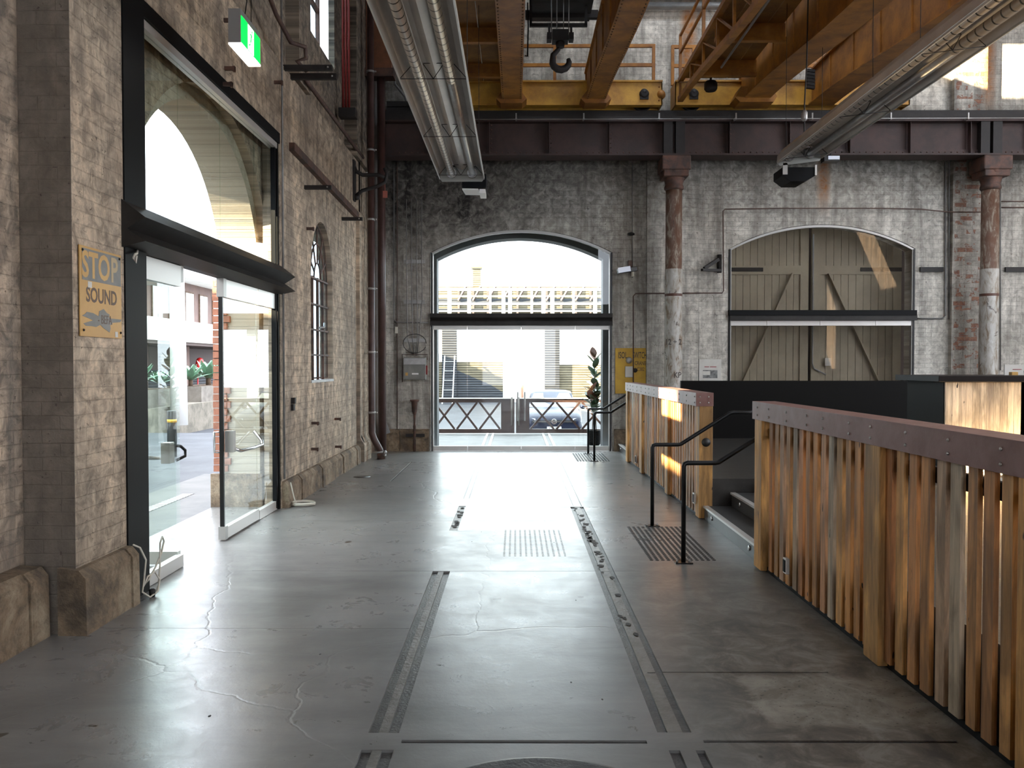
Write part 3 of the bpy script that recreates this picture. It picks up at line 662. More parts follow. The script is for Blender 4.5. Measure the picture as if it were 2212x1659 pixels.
outlet(1690, 1222, 'power outlet low on the near balustrade, close to the stair')
outlet(1500, 1076, 'power outlet low on the far balustrade, beside its broad end post')
outlet(1379, 992, 'power outlet at the far end of the far balustrade, with a lead in it')
# ---- stair handrails
def handrail(y, label, far=False):
    x0 = 1.46 if not far else 1.41; t = thing('handrail', (x0, y, 0), label, 'handrail', 'black tubular stair handrails')
    xe = 2.78; k = .355/.56
    pts = [(x0, y, 0.006), (x0, y, .84), (x0+.008, y, .862), (x0+.03, y, .87), (x0+.27, y, .87), (x0+.30, y, .875), (x0+.82, y, .875+.33), (x0+.86, y, 1.215), (xe, y, 1.215)]
    MB().tube(pts, .0205, 12).build('rail', M['blackm'], t)
    MB().tube([(xe-.02, y, PZ), (xe-.02, y, 1.21)], .0205, 12).build('rear_post', M['blackm'], t)
    MB().box(x0-.075, x0+.075, y-.05, y+.05, .0005, .010).build('base_plate', M['blackm'], t)
    mb = MB()
    for sx in (-.055, .055): mb.lathe([(.011,.009),(.011,.02),(.006,.02),(.006,.034),(.0,.036)], (x0+sx, y, 0), 'z', 6)
    mb.build('anchor_bolts', M['galv'], t)
handrail(7.16, 'nearest black handrail, at the near side of the front stair')
handrail(8.80, 'black handrail at the far side of the front stair, behind the tactile studs')
handrail(14.75, 'nearer black handrail of the far stair by the glazed doors', True)
handrail(15.98, 'farthest black handrail, right beside the glazed back doors', True)
# ---- tactile studs
def tactile(y0, y1, rows, cols, x0, x1, label, nind):
    t = thing('tactile_paving', ((x0+x1)/2, (y0+y1)/2, 0), label, 'tactile paving', 'black tactile studs at the foot of the stairs')
    prof = [(.0175, 0.0002), (.0170,.003), (.0125,.0055), (.0001,.0058)]
    base = MB().lathe(prof, (x0, y0, 0), 'z', 12).build('stud', M['rubber'], t); n = 1; rest = MB()
    for j in range(rows):
        for i in range(cols):
            if i == j == 0: continue
            if (i, rows-1-j) in ((3,2),): continue
            x, y = x0+(x1-x0)*i/(cols-1), y0+(y1-y0)*j/(rows-1)
            if n < nind:
                c = base.copy(); C.objects.link(c); c.parent = t; c.location = base.location+Vector((x-x0, y-y0, 0)); n += 1
            else: rest.lathe(prof, (x, y, 0), 'z', 10)
    if rest.v: rest.build('studs', M['rubber'], t, kind='stuff')
tactile(7.26, 8.74, 30, 12, 1.20, 1.75, 'black tactile studs on the floor before the near stair, around the handrail foot', 100)
tactile(14.74, 16.02, 26, 12, 1.12, 1.67, 'black tactile studs on the floor before the far stair, by the back doors', 1)
mb = MB()
for i in range(12):
    for j in range(24): mb.lathe([(.011,.0003),(.009,.0012),(.0001,.0013)], (-.10+i*.05, 7.42+j*.05, 0), 'z', 8)
o = mb.build('worn_stud_marks', pbr('filled_stud_hole', (.17,.165,.15), .5), label='faint grid of filled stud holes in the concrete between the rails', category='floor marks', kind='stuff')
# ---- floor turntable plate
o = MB().lathe([(.60,.0003),(.602,.006),(.585,.009),(.57,.006),(.0001,.006)], (.10, 2.98, 0), 'z', 72).build('turntable_plate', M['groove']); o['label'] = 'round iron plate let into the floor at the bottom edge'; o['category'] = 'floor plate'
o = MB().lathe([(.13,.0003),(.13,.003),(.0001,.003)], at(782, 1030, Z=0), 'z', 40).build('floor_cover', M['groove']); o['label'] = 'small round access cover in the floor near the left corner'; o['category'] = 'access cover'
random.seed(21); mb = MB()
def chip(x, y, r):
    n = 7; pts = [(x+r*random.uniform(.4,1)*math.cos(2*PI*k/n)*.55, y+r*random.uniform(.5,1)*math.sin(2*PI*k/n)) for k in range(n)]
    mb.slab([pts], 'z', .0002, .0012)
for k in range(46): chip(.75+random.uniform(-.035,.035), random.uniform(5.2, 9.9) if k % 3 else random.uniform(7.2, 8.9), random.uniform(.02,.075))
for k in range(14): chip(-.645+random.uniform(-.03,.03), random.uniform(8.6, 9.95), random.uniform(.03,.07))
for k in range(16): chip(random.uniform(-2.2,.5), random.uniform(3.8, 9), random.uniform(.008,.02))
mb.build('floor_chips', pbr('chipped_concrete', (.045,.042,.04), .7), label='dark chips and broken patches in the concrete along the rail slots', category='floor damage', kind='stuff')
# ================================================================== PLATFORM FURNITURE
yb = 14.3
o = MB().box(2.86, 8.6, yb, yb+.08, PZ, 1.445).build('parapet_screen', M['parapet']); o['label'] = 'long plain black screen across the back of the platform'; o['category'] = 'screen'
t = thing('bar_counter', (6.6, 9.3, PZ), 'bar counter with pale board front and dark top, brightened by an added strip lamp', 'counter')
mb = MB(); x = 4.68
while x < 5.50: mb.add(*boxvf(x, x+.072, 9.02, 9.045, PZ, 1.53)); x += .0745
mb.build('front_boards', M['bar_wood'], t, fix=False)
MB().slab([[(5.50,PZ),(9,PZ),(9,1.53),(5.50,1.53)]], 'y', 9.02, 9.06).build('brick_reflection_panel', wallmat('bar_brick_reflection', 'XZ', (.66,.60,.52), (.5,.44,.38), peel=.66, grime=.3), t)  # brick pattern stands in for a reflection on the counter front
MB().box(4.68, 9.0, 9.046 if False else 9.062, 9.9, PZ, 1.53).build('carcass', M['parapet'], t)
ls = MB().box(4.70, 9.0, 8.985, 9.018, PZ, PZ+.04).build('added_light_strip', M['alu'], t)
al = bpy.data.lights.new('added_counter_light', 'AREA'); al.shape = 'RECTANGLE'; al.size = 1.5; al.size_y = .03; al.energy = 10; al.color = (1.0,.74,.42); al.spread = math.radians(150)  # added lamp, assumed for the counter glow that the sun does not give
ao = bpy.data.objects.new('added_counter_light', al); C.objects.link(ao); ao.location = (5.45, 8.95, PZ+.06); ao.rotation_euler = Euler((math.radians(180-12), 0, 0))
MB().box(4.58, 9.1, 8.97, 10.0, 1.535, 1.602).build('counter_top', pbr('dark_timber_top', (.008,.005,.0045), .45, spec=.2), t, bevel=.004)
# pieces on the counter, only their tops show
p = at(2190, 795, Y=9.5)
t = thing('framed_notice', (p.x, 9.5, 1.603), 'pale printed notice standing on the right end of the counter', 'notice')
MB().box(p.x-.11, p.x+.2, 9.49, 9.505, 1.60, 1.72).build('board', M['paper'], t)
MB().box(p.x-.02, p.x+.08, 9.485, 9.489, 1.665, 1.672).build('heading', M['inkr'], t)
o = MB().box(p.x-.14, p.x-.07, 9.30, 9.36, 1.603, 1.640).build('box', M['signy'], bevel=.003); o['label'] = 'small ochre box on the counter beside the notice'; o['category'] = 'box'
o = MB().lathe([(.03,0),(.034,.05),(.03,.05),(.027,.004),(.001,.004)], (p.x+.03, 9.3, 1.603), 'z', 14).build('bowl', M['dark']); o['label'] = 'small dark bowl on the counter in front of the notice'; o['category'] = 'bowl'
# poster by the column
def wallp(px0, px1, py0, py1, y=BY):
    a = at(px0, py1, Y=y); b_ = at(px1, py0, Y=y); return a.x, b_.x, a.z, b_.z
x0, x1, z0, z1 = wallp(1510, 1558, 776, 832, BY-.04)
t = thing('poster_board', ((x0+x1)/2, BY-.03, z0), 'white information board with a grey photograph, left of the barn doors', 'poster')
MB().box(x0, x1, BY-.04, BY-.001, z0, z1).build('board', M['paper'], t)
w_ = x1-x0
MB().box(x0+w_*.17, x1-w_*.17, BY-.044, BY-.04, z0+.14, z0+.30).build('photograph', M['photo'], t)
mb = MB().box(x0+w_*.24, x0+w_*.45, BY-.044, BY-.04, z1-.16, z1-.145).box(x0+w_*.49, x0+w_*.78, BY-.044, BY-.04, z1-.16, z1-.145); mb.build('heading', M['inkr'], t)
MB().box(x0+w_*.17, x0+w_*.5, BY-.046, BY-.044, z0+.20, z0+.28).build('building_image', M['paper'], t)
# ================================================================== COLUMNS AND GIRDER
def column(px, label):
    p = at(px, 600, Y=15.95); x = p.x
    t = thing('iron_column', (x, 15.95, PZ if x > 2.7 else 0), label, 'column', 'cast iron columns against the back wall')
    b0 = PZ
    MB().lathe([(.19,b0),(.19,b0+.12),(.172,b0+.16),(.168,2.6),(.165,3.55),(.158,3.56),(.155,5.05)], (x, 15.95, 0), 'z', 32).build('shaft', M['column'], t)
    MB().lathe([(.155,5.05),(.185,5.08),(.185,5.12),(.165,5.16),(.19,5.26),(.25,5.36),(.26,5.42)], (x, 15.95, 0), 'z', 32).build('necking', M['rusty'], t)
    MB().box(x-.27, x+.27, 15.68, 16.22, 5.40, 5.665).box(x-.24, x+.24, 15.71, 16.19, 5.28, 5.42).build('capital', M['rusty'], t, bevel=.02)
    return x, t
xc, tc = column(1455, 'flaking cast iron column between the glazed back doors and the barn doors')
MB().text('12 ÷ 2', .15, Matrix.Translation((xc-.03, 15.95-.1695, 2.15)) @ Matrix.Rotation(PI/2, 4, 'X'), .001, .002, .8).build('painted_number', M['ink'], tc)
MB().text('KP', .16, Matrix.Translation((xc+.05, 15.95-.1705, 1.52)) @ Matrix.Rotation(PI/2, 4, 'X'), .001, 0, .8).build('painted_letters', M['ink'], tc)
column(2137, 'grey painted cast iron column at the right end of the back wall')
t = thing('runway_girder', (4, 15.9, 5.67), 'riveted brown runway girder resting on the iron columns', 'girder')
MB().box(-2.6, 15.5, 15.86, 15.90, 5.68, 6.32).build('web', M['girder'], t)
MB().box(-2.6, 15.5, 15.70, 16.12, 5.668, 5.70).box(-2.6, 15.5, 15.70, 16.12, 6.30, 6.335).box(-2.6,15.5,15.83,15.86,5.70,5.80).build('flanges', M['girder'], t)
mb = MB(); st = []; x = at(928, 310, Y=15.8).x
while x < 15: st.append(x); x += 1.135
x = st[0]; sf = mb.box(x-.05, x+.05, 15.845, 15.86, 5.70, 6.30).box(x-.006, x+.006, 15.74, 15.86, 5.70, 6.30).build('stiffener', M['girder'], t)
spread(sf, [(q,0,0) for q in st])
mb = MB()
for x in st:
    for k in range(7): mb.ball((x+.035, 15.842, 5.76+k*.085), .013, 4)
x = -2.2
while x < 12: mb.ball((x, 15.826, 5.75), .013, 5); x += .115
mb.build('rivets', M['rusty'], t, kind='stuff')
for px in (1455, 2137):
    x = at(px, 300, Y=15.8).x; MB().box(x-.2, x-.03, 15.72, 15.86, 5.70, 6.30).box(x+.03, x+.2, 15.72, 15.86, 5.70, 6.30).build('bearing_plate', M['dark'], t)
t = thing('crane_rail', (4, 15.9, 6.34), 'dark crane rail and packing on top of the brown runway girder', 'rail')
MB().box(-2.6, 15.5, 15.72, 16.1, 6.336, 6.40).box(-2.6, 15.5, 15.80, 16.0, 6.40, 6.47).build('packing', M['dark'], t)
MB().box(-2.6, 15.5, 15.86, 15.94, 6.47, 6.55).build('rail_head', M['dark'], t)
t = thing('sagging_cable', (4, 15.55, 6.27), 'thin pale catenary cable hung along the front of the runway girder', 'cable')
MB().tube([(-1.6, 15.55, 6.295), (4, 15.55, 6.30), (15.4, 15.55, 6.32)], .008, 6).build('cable', M['galv'], t)
mb = MB()
hx = [at(px, 270, Y=15.55).x for px in (1115, 1261, 1424, 1590, 1755, 1925, 2092)]; x = hx[0]
hg = mb.box(x-.013, x+.013, 15.55, 15.70, 6.30, 6.33).box(x-.012, x+.012, 15.545, 15.56, 6.29, 6.41).build('hanger', M['galv'], t)
spread(hg, [(q,0,0) for q in hx])
# ================================================================== WALL FITTINGS, BACK WALL
def lab(o, l, c, g=None):
    o['label'] = l; o['category'] = c
    if g: o['group'] = g
    return o
def pipe(name, pix, y, r, mat, l, c='conduit', g=None, n=8):
    return lab(MB().tube([at(px, py, Y=y) for px, py in pix], r, n).build(name, M[mat]), l, c, g)
G1 = 'conduits fixed to the back wall'
pipe('conduit', [(851,350),(851,690),(857,696),(925,697)], BY-.03, .012, 'conduit', 'grey conduit that turns right to the back doors transom', g=G1)
pipe('conduit', [(858,350),(858,972)], BY-.025, .010, 'conduitr', 'thin conduit running full height left of the grey switch box', g=G1)
pipe('conduit', [(1397,350),(1397,560),(1397,690)], BY-.012, .007, 'conduit', 'thin pale conduit left of the flaking iron column', g=G1)
pipe('conduit', [(1502,350),(1502,822)], BY-.03, .020, 'conduit', 'left one of the paired dark conduits right of the flaking column', g=G1)
pipe('conduit', [(1508,350),(1508,822)], BY-.03, .013, 'conduit', 'right one of the paired dark conduits right of the flaking column', g=G1)
pipe('conduit', [(1368,828),(1368,640),(1373,634),(1560,633),(1563,628),(1562,456),(1566,452),(1700,450),(1900,450),(1990,452),(2050,458),(2118,458)], BY-.13, .012, 'conduitr', 'rusty conduit that climbs from the yellow panel and crosses above the barn doors', g=G1)
pipe('conduit', [(1972,688),(2035,688),(2042,682),(2042,350)], BY-.03, .014, 'conduit', 'grey conduit that bends up to the right of the barn doors', g=G1)
pipe('conduit', [(2050,350),(2050,690)], BY-.03, .014, 'conduit', 'straight grey conduit beside the exposed brick pier', g=G1)
pipe('conduit', [(2160,435),(2212,435)], BY-.012, .012, 'conduitr', 'upper short rusty conduit right of the right hand column', g=G1)
pipe('conduit', [(2162,448),(2212,448)], BY-.012, .012, 'conduitr', 'lower short rusty conduit right of the right hand column', g=G1)
pipe('conduit', [(2161,370),(2161,800)], BY-.03, .013, 'conduit', 'vertical conduit hugging the right side of the right hand column', g=G1)
pipe('conduit', [(1366,350),(1366,600)], BY-.02, .009, 'conduit', 'pale conduit dropping to the floodlight beside the back doors', g=G1)
# switch box with its cable ladder
x0, x1, z0, z1 = wallp(872, 920, 772, 820, BY-.1)
t = thing('switch_box', ((x0+x1)/2, BY-.06, z0), 'grey electrical switch box left of the glazed back doors', 'switch box')
MB().box(x0, x1, BY-.15, BY-.01, z0, z1).build('housing', M['box'], t, bevel=.01)
MB().box(x0+.01, x1-.01, BY-.162, BY-.15, z1-.14, z1-.02).build('cover', M['galv'], t)
MB().box(x1+.001, x1+.03, BY-.12, BY-.08, z0+.1, z0+.28).build('lever', M['red'], t, label='red lever')
MB().box(x0+.17, x0+.30, BY-.153, BY-.15, z0+.10, z0+.13).build('name_strip', M['white'], t)
MB().box(x0+.04, x0+.09, BY-.153, BY-.15, z0+.08, z0+.14).build('warning_mark', M['signy'], t, label='small yellow warning mark')
mb = MB(); mb.tube([(x0-.03,BY-.08,z0-.05),(x0-.03,BY-.08,z1+.06),(x1+.03,BY-.08,z1+.06),(x1+.03,BY-.08,z1-.05)], .009, 6); mb.build('bracket', M['conduitr'], t)
for i, py in enumerate((565, 652, 735)):
    a, b_ = at(872, py+4, Y=BY-.04), at(918, py-4, Y=BY-.04)
    lab(MB().box(a.x, b_.x, BY-.05, BY-.001, a.z, b_.z).build('cable_bracket', M['galv']), ['topmost', 'middle', 'lowest'][i]+' cross bracket holding the cables above the grey switch box', 'bracket', 'cable brackets above the switch box')
for i, px in enumerate((878, 889, 900, 911)):
    lab(MB().tube([at(px,430,Y=BY-.06), at(px,560,Y=BY-.06), at(px+1,650,Y=BY-.06), at(px+(2 if i < 3 else -6),730,Y=BY-.06), at(891+i*3,768,Y=BY-.06)], .010, 6).build('cable', M['conduit']),
        ['first', 'second', 'third', 'fourth'][i]+' cable from the left of four dropping into the grey switch box', 'cable', 'cables above the switch box')
c = at(896, 742, Y=BY-.08)
lab(MB().tube([(c.x+.23*math.cos(a*.35), BY-.08-.01*math.sin(a), c.z+.19*math.sin(a*.35)) for a in range(18)], .008, 6).build('cable_loop', M['rubber']), 'black cable looped in a ring above the grey switch box', 'cable')
# standpipe with valve below the box
p = at(896, 975, Y=BY-.08); q = at(896, 862, Y=BY-.08)
t = thing('standpipe', (p.x, BY-.1, 0), 'rusty standpipe with a flared head under the grey switch box', 'pipe')
MB().lathe([(.022,0.0),(.026,.22),(.018,.25),(.026,.5),(.018,.55),(.024,.75)], (p.x, BY-.115, 0), 'z', 12).build('pipe', M['rusty'], t)
MB().lathe([(.03,.74),(.05,.80),(.06,.98),(.09,1.0),(.09,1.03),(.0,1.03)], (p.x, BY-.115, 0), 'z', 16).build('head', M['rusty'], t)
a = at(868, 937, Y=BY-.1)
lab(MB().box(a.x+.08, p.x-.03, BY-.13, BY-.095, a.z-.06, a.z+.0).box(p.x+.03, p.x+.2, BY-.13, BY-.095, a.z-.06, a.z).build('iron_bar', M['dark']), 'black iron bar fixed across the stone base behind the standpipe', 'bar')
x0, x1, z0, z1 = wallp(817, 828, 822, 874, BY-.05)
lab(MB().box(x0, x1, BY-.06, BY-.001, z0, z1).build('cover_plate', M['black']), 'narrow black plate low on the back wall near the corner', 'plate')
x0, x1, z0, z1 = wallp(853, 859, 706, 720, BY-.05)
lab(MB().box(x0, x1, BY-.055, BY-.03, z0, z1).build('light_switch', M['cable'], bevel=.004), 'small cream switch on the wall above the corner conduit', 'switch')
# floodlight
p = at(1357, 584, Y=BY-.25)
t = thing('floodlight', (p.x, BY-.2, p.z-.1), 'tilted floodlight on the wall just right of the glazed back doors', 'floodlight')
mb = MB().bar((p.x-.20, BY-.32, p.z-.03), (p.x+.16, BY-.22, p.z+.03), .16, .09); mb.build('housing', M['blackm'], t, bevel=.01)
MB().bar((p.x-.215, BY-.41, p.z-.02), (p.x+.03, BY-.35, p.z+.025), .012, .10).build('lens', M['lens'], t, label='pale glass face')
MB().box(p.x+.06, p.x+.12, BY-.2, BY-.004, p.z-.03, p.z+.03).box(p.x+.03,p.x+.11,BY-.05,BY-.004,p.z-.02,p.z+.22).build('bracket', M['conduitr'], t)
MB().lathe([(.028,0),(.028,.10),(.02,.12),(0.001,.12)], (p.x+.09, BY-.25, p.z-.12), 'z', 12).build('sensor', M['cable'], t)
p = at(1363, 499, Y=BY-.08)
lab(MB().ball((p.x, BY-.085, p.z-.06), .075, 12, (1,1,.45)).build('junction_box', M['blackm']), 'small dark oval fitting on the conduit above the floodlight', 'fitting')
# small speaker-like fixtures under the girder
p = at(1795, 345, Y=15.6)
t = thing('floodlight', (p.x, 15.6, p.z-.04), 'flat floodlight under the runway girder beside the right heater', 'floodlight')
MB().box(p.x-.16, p.x+.13, 15.5, 15.68, p.z-.05, p.z+.05).build('housing', M['blackm'], t); MB().box(p.x-.09, p.x+.12, 15.49, 15.50, p.z-.02, p.z+.045).build('lens', M['lens'], t)
MB().box(p.x-.01, p.x+.01, 15.58, 15.62, p.z+.05, 5.668).build('stem', M['blackm'], t)
# old iron wall bracket
a, b_, c_ = at(1512,585,Y=BY-.13), at(1556,585,Y=BY-.13), at(1552,560,Y=BY-.13)
t = thing('wall_bracket', (b_.x, BY-.1, a.z), 'triangular black iron bracket left of the barn doors', 'bracket')
MB().bar((a.x, BY-.3, a.z), (b_.x, BY-.1, a.z+.01), .07, .05).bar((a.x+.05, BY-.28, a.z+.03), (c_.x, BY-.12, c_.z), .06, .06).tube([(b_.x, BY-.06, a.z-.03), (b_.x, BY-.06, c_.z+.1)], .045, 10).box(b_.x-.03,b_.x+.03,BY-.06,BY-.003,a.z,c_.z).build('bracket_arm', M['dark'], t)
for i, (px0, px1) in enumerate(((1988,2038), (2172,2240))):
    x0, x1, z0, z1 = wallp(px0, px1, 577, 587, BY-.04)
    lab(MB().box(x0, x1, BY-.05, BY+.01, z0, z1).build('iron_strap', M['dark']), ['black iron strap on the wall right of the barn doors', 'black iron strap on the wall at the far right edge'][i], 'strap', 'iron straps on the back wall')
# yellow isolator panel
x0, x1, z0, z1 = wallp(1329, 1396, 752, 850, BY-.02)
t = thing('isolator_panel', ((x0+x1)/2, BY-.01, z0), 'yellow painted panel reading ISOL SWITCH CRANE on the wall beside the back doors', 'sign')
xw = x1-x0; xt = 2.595
MB().box(x0, min(x1, xt), BY-.022, BY-.0005, z0, z1).build('yellow_panel', M['signw'], t)
RX = Matrix.Rotation(PI/2, 4, 'X')
def tx(s, px, py, size, sx, mat, parent, name, bold=.0, y=BY-.023):
    p = at(px, py, Y=y); return MB().text(s, size, Matrix.Translation((p.x, y, p.z)) @ RX, .001, bold, sx).build(name, mat, parent)
tx('ISOL', 1345, 768, .18, .50, M['ink'], t, 'lettering', .002); tx('SWITCH', 1382, 768, .18, .40, M['ink'], t, 'lettering', .002)
tx('CRANE', 1383, 785, .11, .62, M['ink'], t, 'lettering', .001); tx('LC382', 1382, 798, .105, .66, M['ink'], t, 'lettering')
p = at(1359, 800, Y=BY-.05); 
MB().lathe([(.06,0),(.065,-.02),(.03,-.05),(.0,-.05)], (p.x-.0, BY-.022, p.z+.20), 'y', 14).build('rosette', M['galv'], t)
MB().box(p.x-.08, p.x+.08, BY-.05, BY-.022, p.z-.14, p.z+.08).build('plaster_patch', M['paper'], t, bevel=.02)
MB().lathe([(.04,0),(.045,-.03),(.0,-.04)], (p.x+.12, BY-.022, p.z+.0), 'y', 12).build('switch_stub', M['dark'], t)
# ================================================================== LEFT WALL FITTINGS
def ly(px): return FX*-F/(1113.0-px)     # distance along the left wall
# stop sign
y0, y1 = 5.30, 5.86
t = thing('stop_sign', (FX+.02, (y0+y1)/2, 1.905), 'ochre and grey metal sign reading STOP SOUND on the left pier', 'sign')
MB().box(FX+.008, FX+.014, y0, y1, 1.905, 2.49).build('plate', M['signy'], t)
MB().box(FX+.014, FX+.0155, y0+.03, y1-.008, 2.27, 2.475).build('grey_band', M['signg'], t)
RL = Matrix(((0,0,1,0),(1,0,0,0),(0,1,0,0),(0,0,0,1)))
def txl(s, y, z, size, sx, mat, parent, name, bold=0.0, x=FX+.0155): return MB().text(s, size, Matrix.Translation((x, y, z)) @ RL, .0006, bold, sx).build(name, mat, parent)
txl('STO', y0+.21, 2.365, .235, .84, M['signy'], t, 'lettering', .006)
txl('P', y0+.455, 2.365, .235, .84, pbr('faded_ochre', (.40,.27,.12), .4), t, 'faded_letter', .006)
txl('SOUND', y0+.285, 2.175, .135, .88, M['inkb'], t, 'lettering', .003, FX+.0145)
mb = MB(); pts = []
for k in range(26):
    a = 2*PI*k/26; r = 1+.35*math.sin(5*a+1)+.2*math.sin(9*a); pts.append((y0+.27+.205*r*math.cos(a), 2.02+.055*r*math.sin(a)))
mb.slab([pts], 'x', FX+.0145, FX+.0156).build('painted_over_patch', M['signg'], t)
txl('WHISTLE', y0+.29, 2.02, .07, .8, M['inkb'], t, 'faded_lettering', 0, FX+.0158) if False else txl('- BEFA', y0+.32, 2.022, .085, .8, M['inkb'], t, 'faded_lettering', 0, FX+.0158)
mb = MB()
for yy, zz in ((y0+.035,2.462),(y1-.03,2.462),(y0+.04,1.945),(y1-.02,1.945)): mb.ball((FX+.016, yy, zz), .009, 6)
mb.build('screws', M['dark'], t)
mb = MB().box(FX+.0145, FX+.0158, y0+.10, y0+.15, 2.225, 2.265).box(FX+.0145, FX+.0158, y1-.10, y1-.06, 1.912, 1.95); mb.build('stickers', M['paper'], t)
# exit sign
t = thing('exit_sign', (-2.15, 6.63, 4.17), 'green illuminated running man exit sign hanging above the left entrance', 'exit sign')
MB().box(-2.20, -2.105, 6.40, 6.88, 4.19, 4.45).build('housing', M['signbox'], t)
MB().box(-2.105, -2.100, 6.41, 6.87, 4.195, 4.40).build('green_face', M['green'], t)
MB().box(-2.20, -2.10, 6.40, 6.88, 4.178, 4.19).build('light_base', M['signlit'], t, label='glowing white underside')
MB().box(-2.100, -2.0985, 6.56, 6.70, 4.20, 4.395).build('white_field', M['signlit'], t)
mb = MB(); X = -2.0985
def rb(a, b_, w_): mb.bar((X, a[0], a[1]), (X, b_[0], b_[1]), .001, w_, up=(1,0,0)) if False else mb.bar((X, a[0], a[1]), (X, b_[0], b_[1]), w_, .002, up=(1,0,0))
mb.lathe([(.013,0),(.013,.001)], (X, 6.655, 4.368), 'x', 12)
rb((6.642,4.345),(6.625,4.285),.024); rb((6.645,4.34),(6.672,4.315),.010); rb((6.672,4.315),(6.69,4.325),.009); rb((6.64,4.342),(6.605,4.33),.010); rb((6.605,4.33),(6.60,4.305),.009)
rb((6.628,4.29),(6.655,4.255),.014); rb((6.655,4.255),(6.645,4.215),.012); rb((6.622,4.29),(6.605,4.25),.013); rb((6.605,4.25),(6.575,4.24),.011)
mb.build('running_figure', M['green'], t)
MB().tube([(-2.15,6.62,4.45),(-2.13,6.63,4.6),(-2.15,6.62,5.6)], .004, 5).tube([(-2.15,6.80,4.45),(-2.15,6.80,5.6)], .003, 5).build('hanging_wire', M['black'], t)
MB().box(-2.9, -2.0, 6.60, 6.64, 5.58, 5.62).build('support_arm', M['dark'], t)
# projecting iron arms
def arm(px0, px1, py, h, label):
    y = ly(px0); z = at(px0, py, Y=y).z; x1 = at(px1, py, Y=y).x
    t = thing('iron_channel', (FX, y, z), label, 'iron arm', 'iron arms sticking out of the left wall')
    MB().box(FX-.15 if z < 5.2 else FX-.3, x1, y-.03, y+.03, z-h/2, z+h/2).build('channel_bar', M['dark'], t)
    MB().ball((x1-.05, y-.032, z), .012, 6).build('bolt', M['galv'], t)
arm(618, 718, 147, .06, 'upper of the two long iron arms under the high window')
arm(632, 727, 166, .07, 'lower of the two long iron arms under the high window')
arm(660, 716, 405, .05, 'short iron arm above the arched window')
arm(740, 783, 473, .05, 'short iron arm near the corner, right of the arched window')
# old timber beam and pipes along the wall
a = Vector((FX+.036, 10.3, 4.42)); b_ = Vector((FX+.036, 14.5, 4.33))
lab(MB().bar(a, b_, .07, .10).build('timber_bearer', M['rusty']), 'charred timber bearer fixed along the left wall above the arched window', 'beam')
lab(MB().tube([(FX+.02, 11.0, 5.50), (FX+.02, 15.2, 5.50)], .03, 8).build('pipe', M['conduitr']), 'brown pipe lying on the ledge of the left wall', 'pipe')
lab(MB().tube([(FX+.05,8.6,6.1),(FX+.05,9.6,5.75),(FX+.1,10.05,5.60),(FX+.22,10.25,5.62),(FX+.22,10.3,5.50),(FX+.12,10.25,5.45),(FX+.2,10.4,5.38)], .028, 8).build('pipe', M['conduitr']), 'crooked rusty pipe ending above the two long iron arms', 'pipe')
lab(MB().tube([(FX+.03, 9.90, .35), (FX+.03, 9.90, 10)], .013, 8).build('conduit', M['conduit']), 'straight conduit rising along the right edge of the left entrance', 'conduit')
for i, (px, py) in enumerate(((489,44),(490,148),(596,178),(664,494),(722,905),(672,914),(671,970),(723,965),(484,182))):
    y = ly(px); z = at(px, py, Y=y).z
    lab(MB().box(FX-.02, FX+.10, y-.014, y+.014, z-.018, z+.018).box(FX+.08, FX+.10, y-.02, y+.02, z-.03, z+.02).build('wall_bolt', M['rusty']),
        'rusty bolt stub on the left wall, '+['highest, left of the exit sign','level with the foot of the exit sign','right of the exit sign by the conduit','just above the arched window','upper right of four below the arched window','upper left of four below the arched window','lower left of four below the arched window','lower right of four below the arched window','below the exit sign, over the door head'][i], 'bolt', 'iron bolt stubs in the left wall')
y = ly(629); z = at(629, 873, Y=y).z
t = thing('switch', (FX+.02, y, z-.08), 'small double switch low on the left wall, below the arched window', 'switch')
MB().box(FX, FX+.035, y-.04, y+.04, z-.08, z+.0).build('plate', M['dark'], t); MB().box(FX, FX+.05, y-.03, y+.03, z+.005, z+.08).build('rocker', M['dark'], t)
# coiled cables
def coil(cx, cy, rx, ry, turns, r, z0, lead, label):
    mb = MB(); pts = [Vector(p) for p in lead]
    for k in range(turns*20):
        a = 2*PI*k/20; q = 1+.10*math.sin(a*.37+1); pts.append(Vector((cx+rx*q*math.cos(a), cy+ry*q*math.sin(a), z0+.006*k/20*1.0+.01*abs(math.sin(a*.5)))))
    lab(mb.tube(pts, r, 6).build('cable_coil', M['cable']), label, 'cable')
p = at(655, 1090, Z=.01); coil(p.x, p.y, .13, .13, 4, .008, .012, [(FX+.09, 9.95, .30),(FX+.12,9.98,.12),(FX+.15,10.0,.02),(p.x-.10,p.y-.10,.012)], 'pale cable coiled on the floor at the foot of the left wall')
mb = MB(); e = Vector((FX+.10, 5.98, 0))
mb.tube([(FX+.06,5.90,.43),(FX+.09,5.94,.40),(FX+.11,5.99,.30),(FX+.10,5.98,.16),(FX+.09,5.97,.07),(FX+.12,6.03,.015),(FX+.13,6.14,.03),(FX+.12,6.20,.10),(FX+.10,6.16,.17),(FX+.09,6.06,.16),(FX+.09,5.99,.10),
         (FX+.10,6.06,.14),(FX+.09,6.20,.20),(FX+.09,6.30,.28),(FX+.09,6.35,.36),(FX+.09,6.32,.40),(FX+.09,6.28,.36),(FX+.10,6.25,.20),(FX+.11,6.20,.06),(FX+.12,6.12,.016)], .007, 6)
lab(mb.build('cable_loop', M['cable']), 'cream cable looped beside the black jamb of the left entrance', 'cable')
lab(MB().lathe([(.02,0),(.024,.05),(.012,.06),(0.001,.06)], (FX+.11, 6.09, .002), 'z', 10).build('plug', M['dark']), 'dark plug inside the cable loop by the left entrance', 'plug')
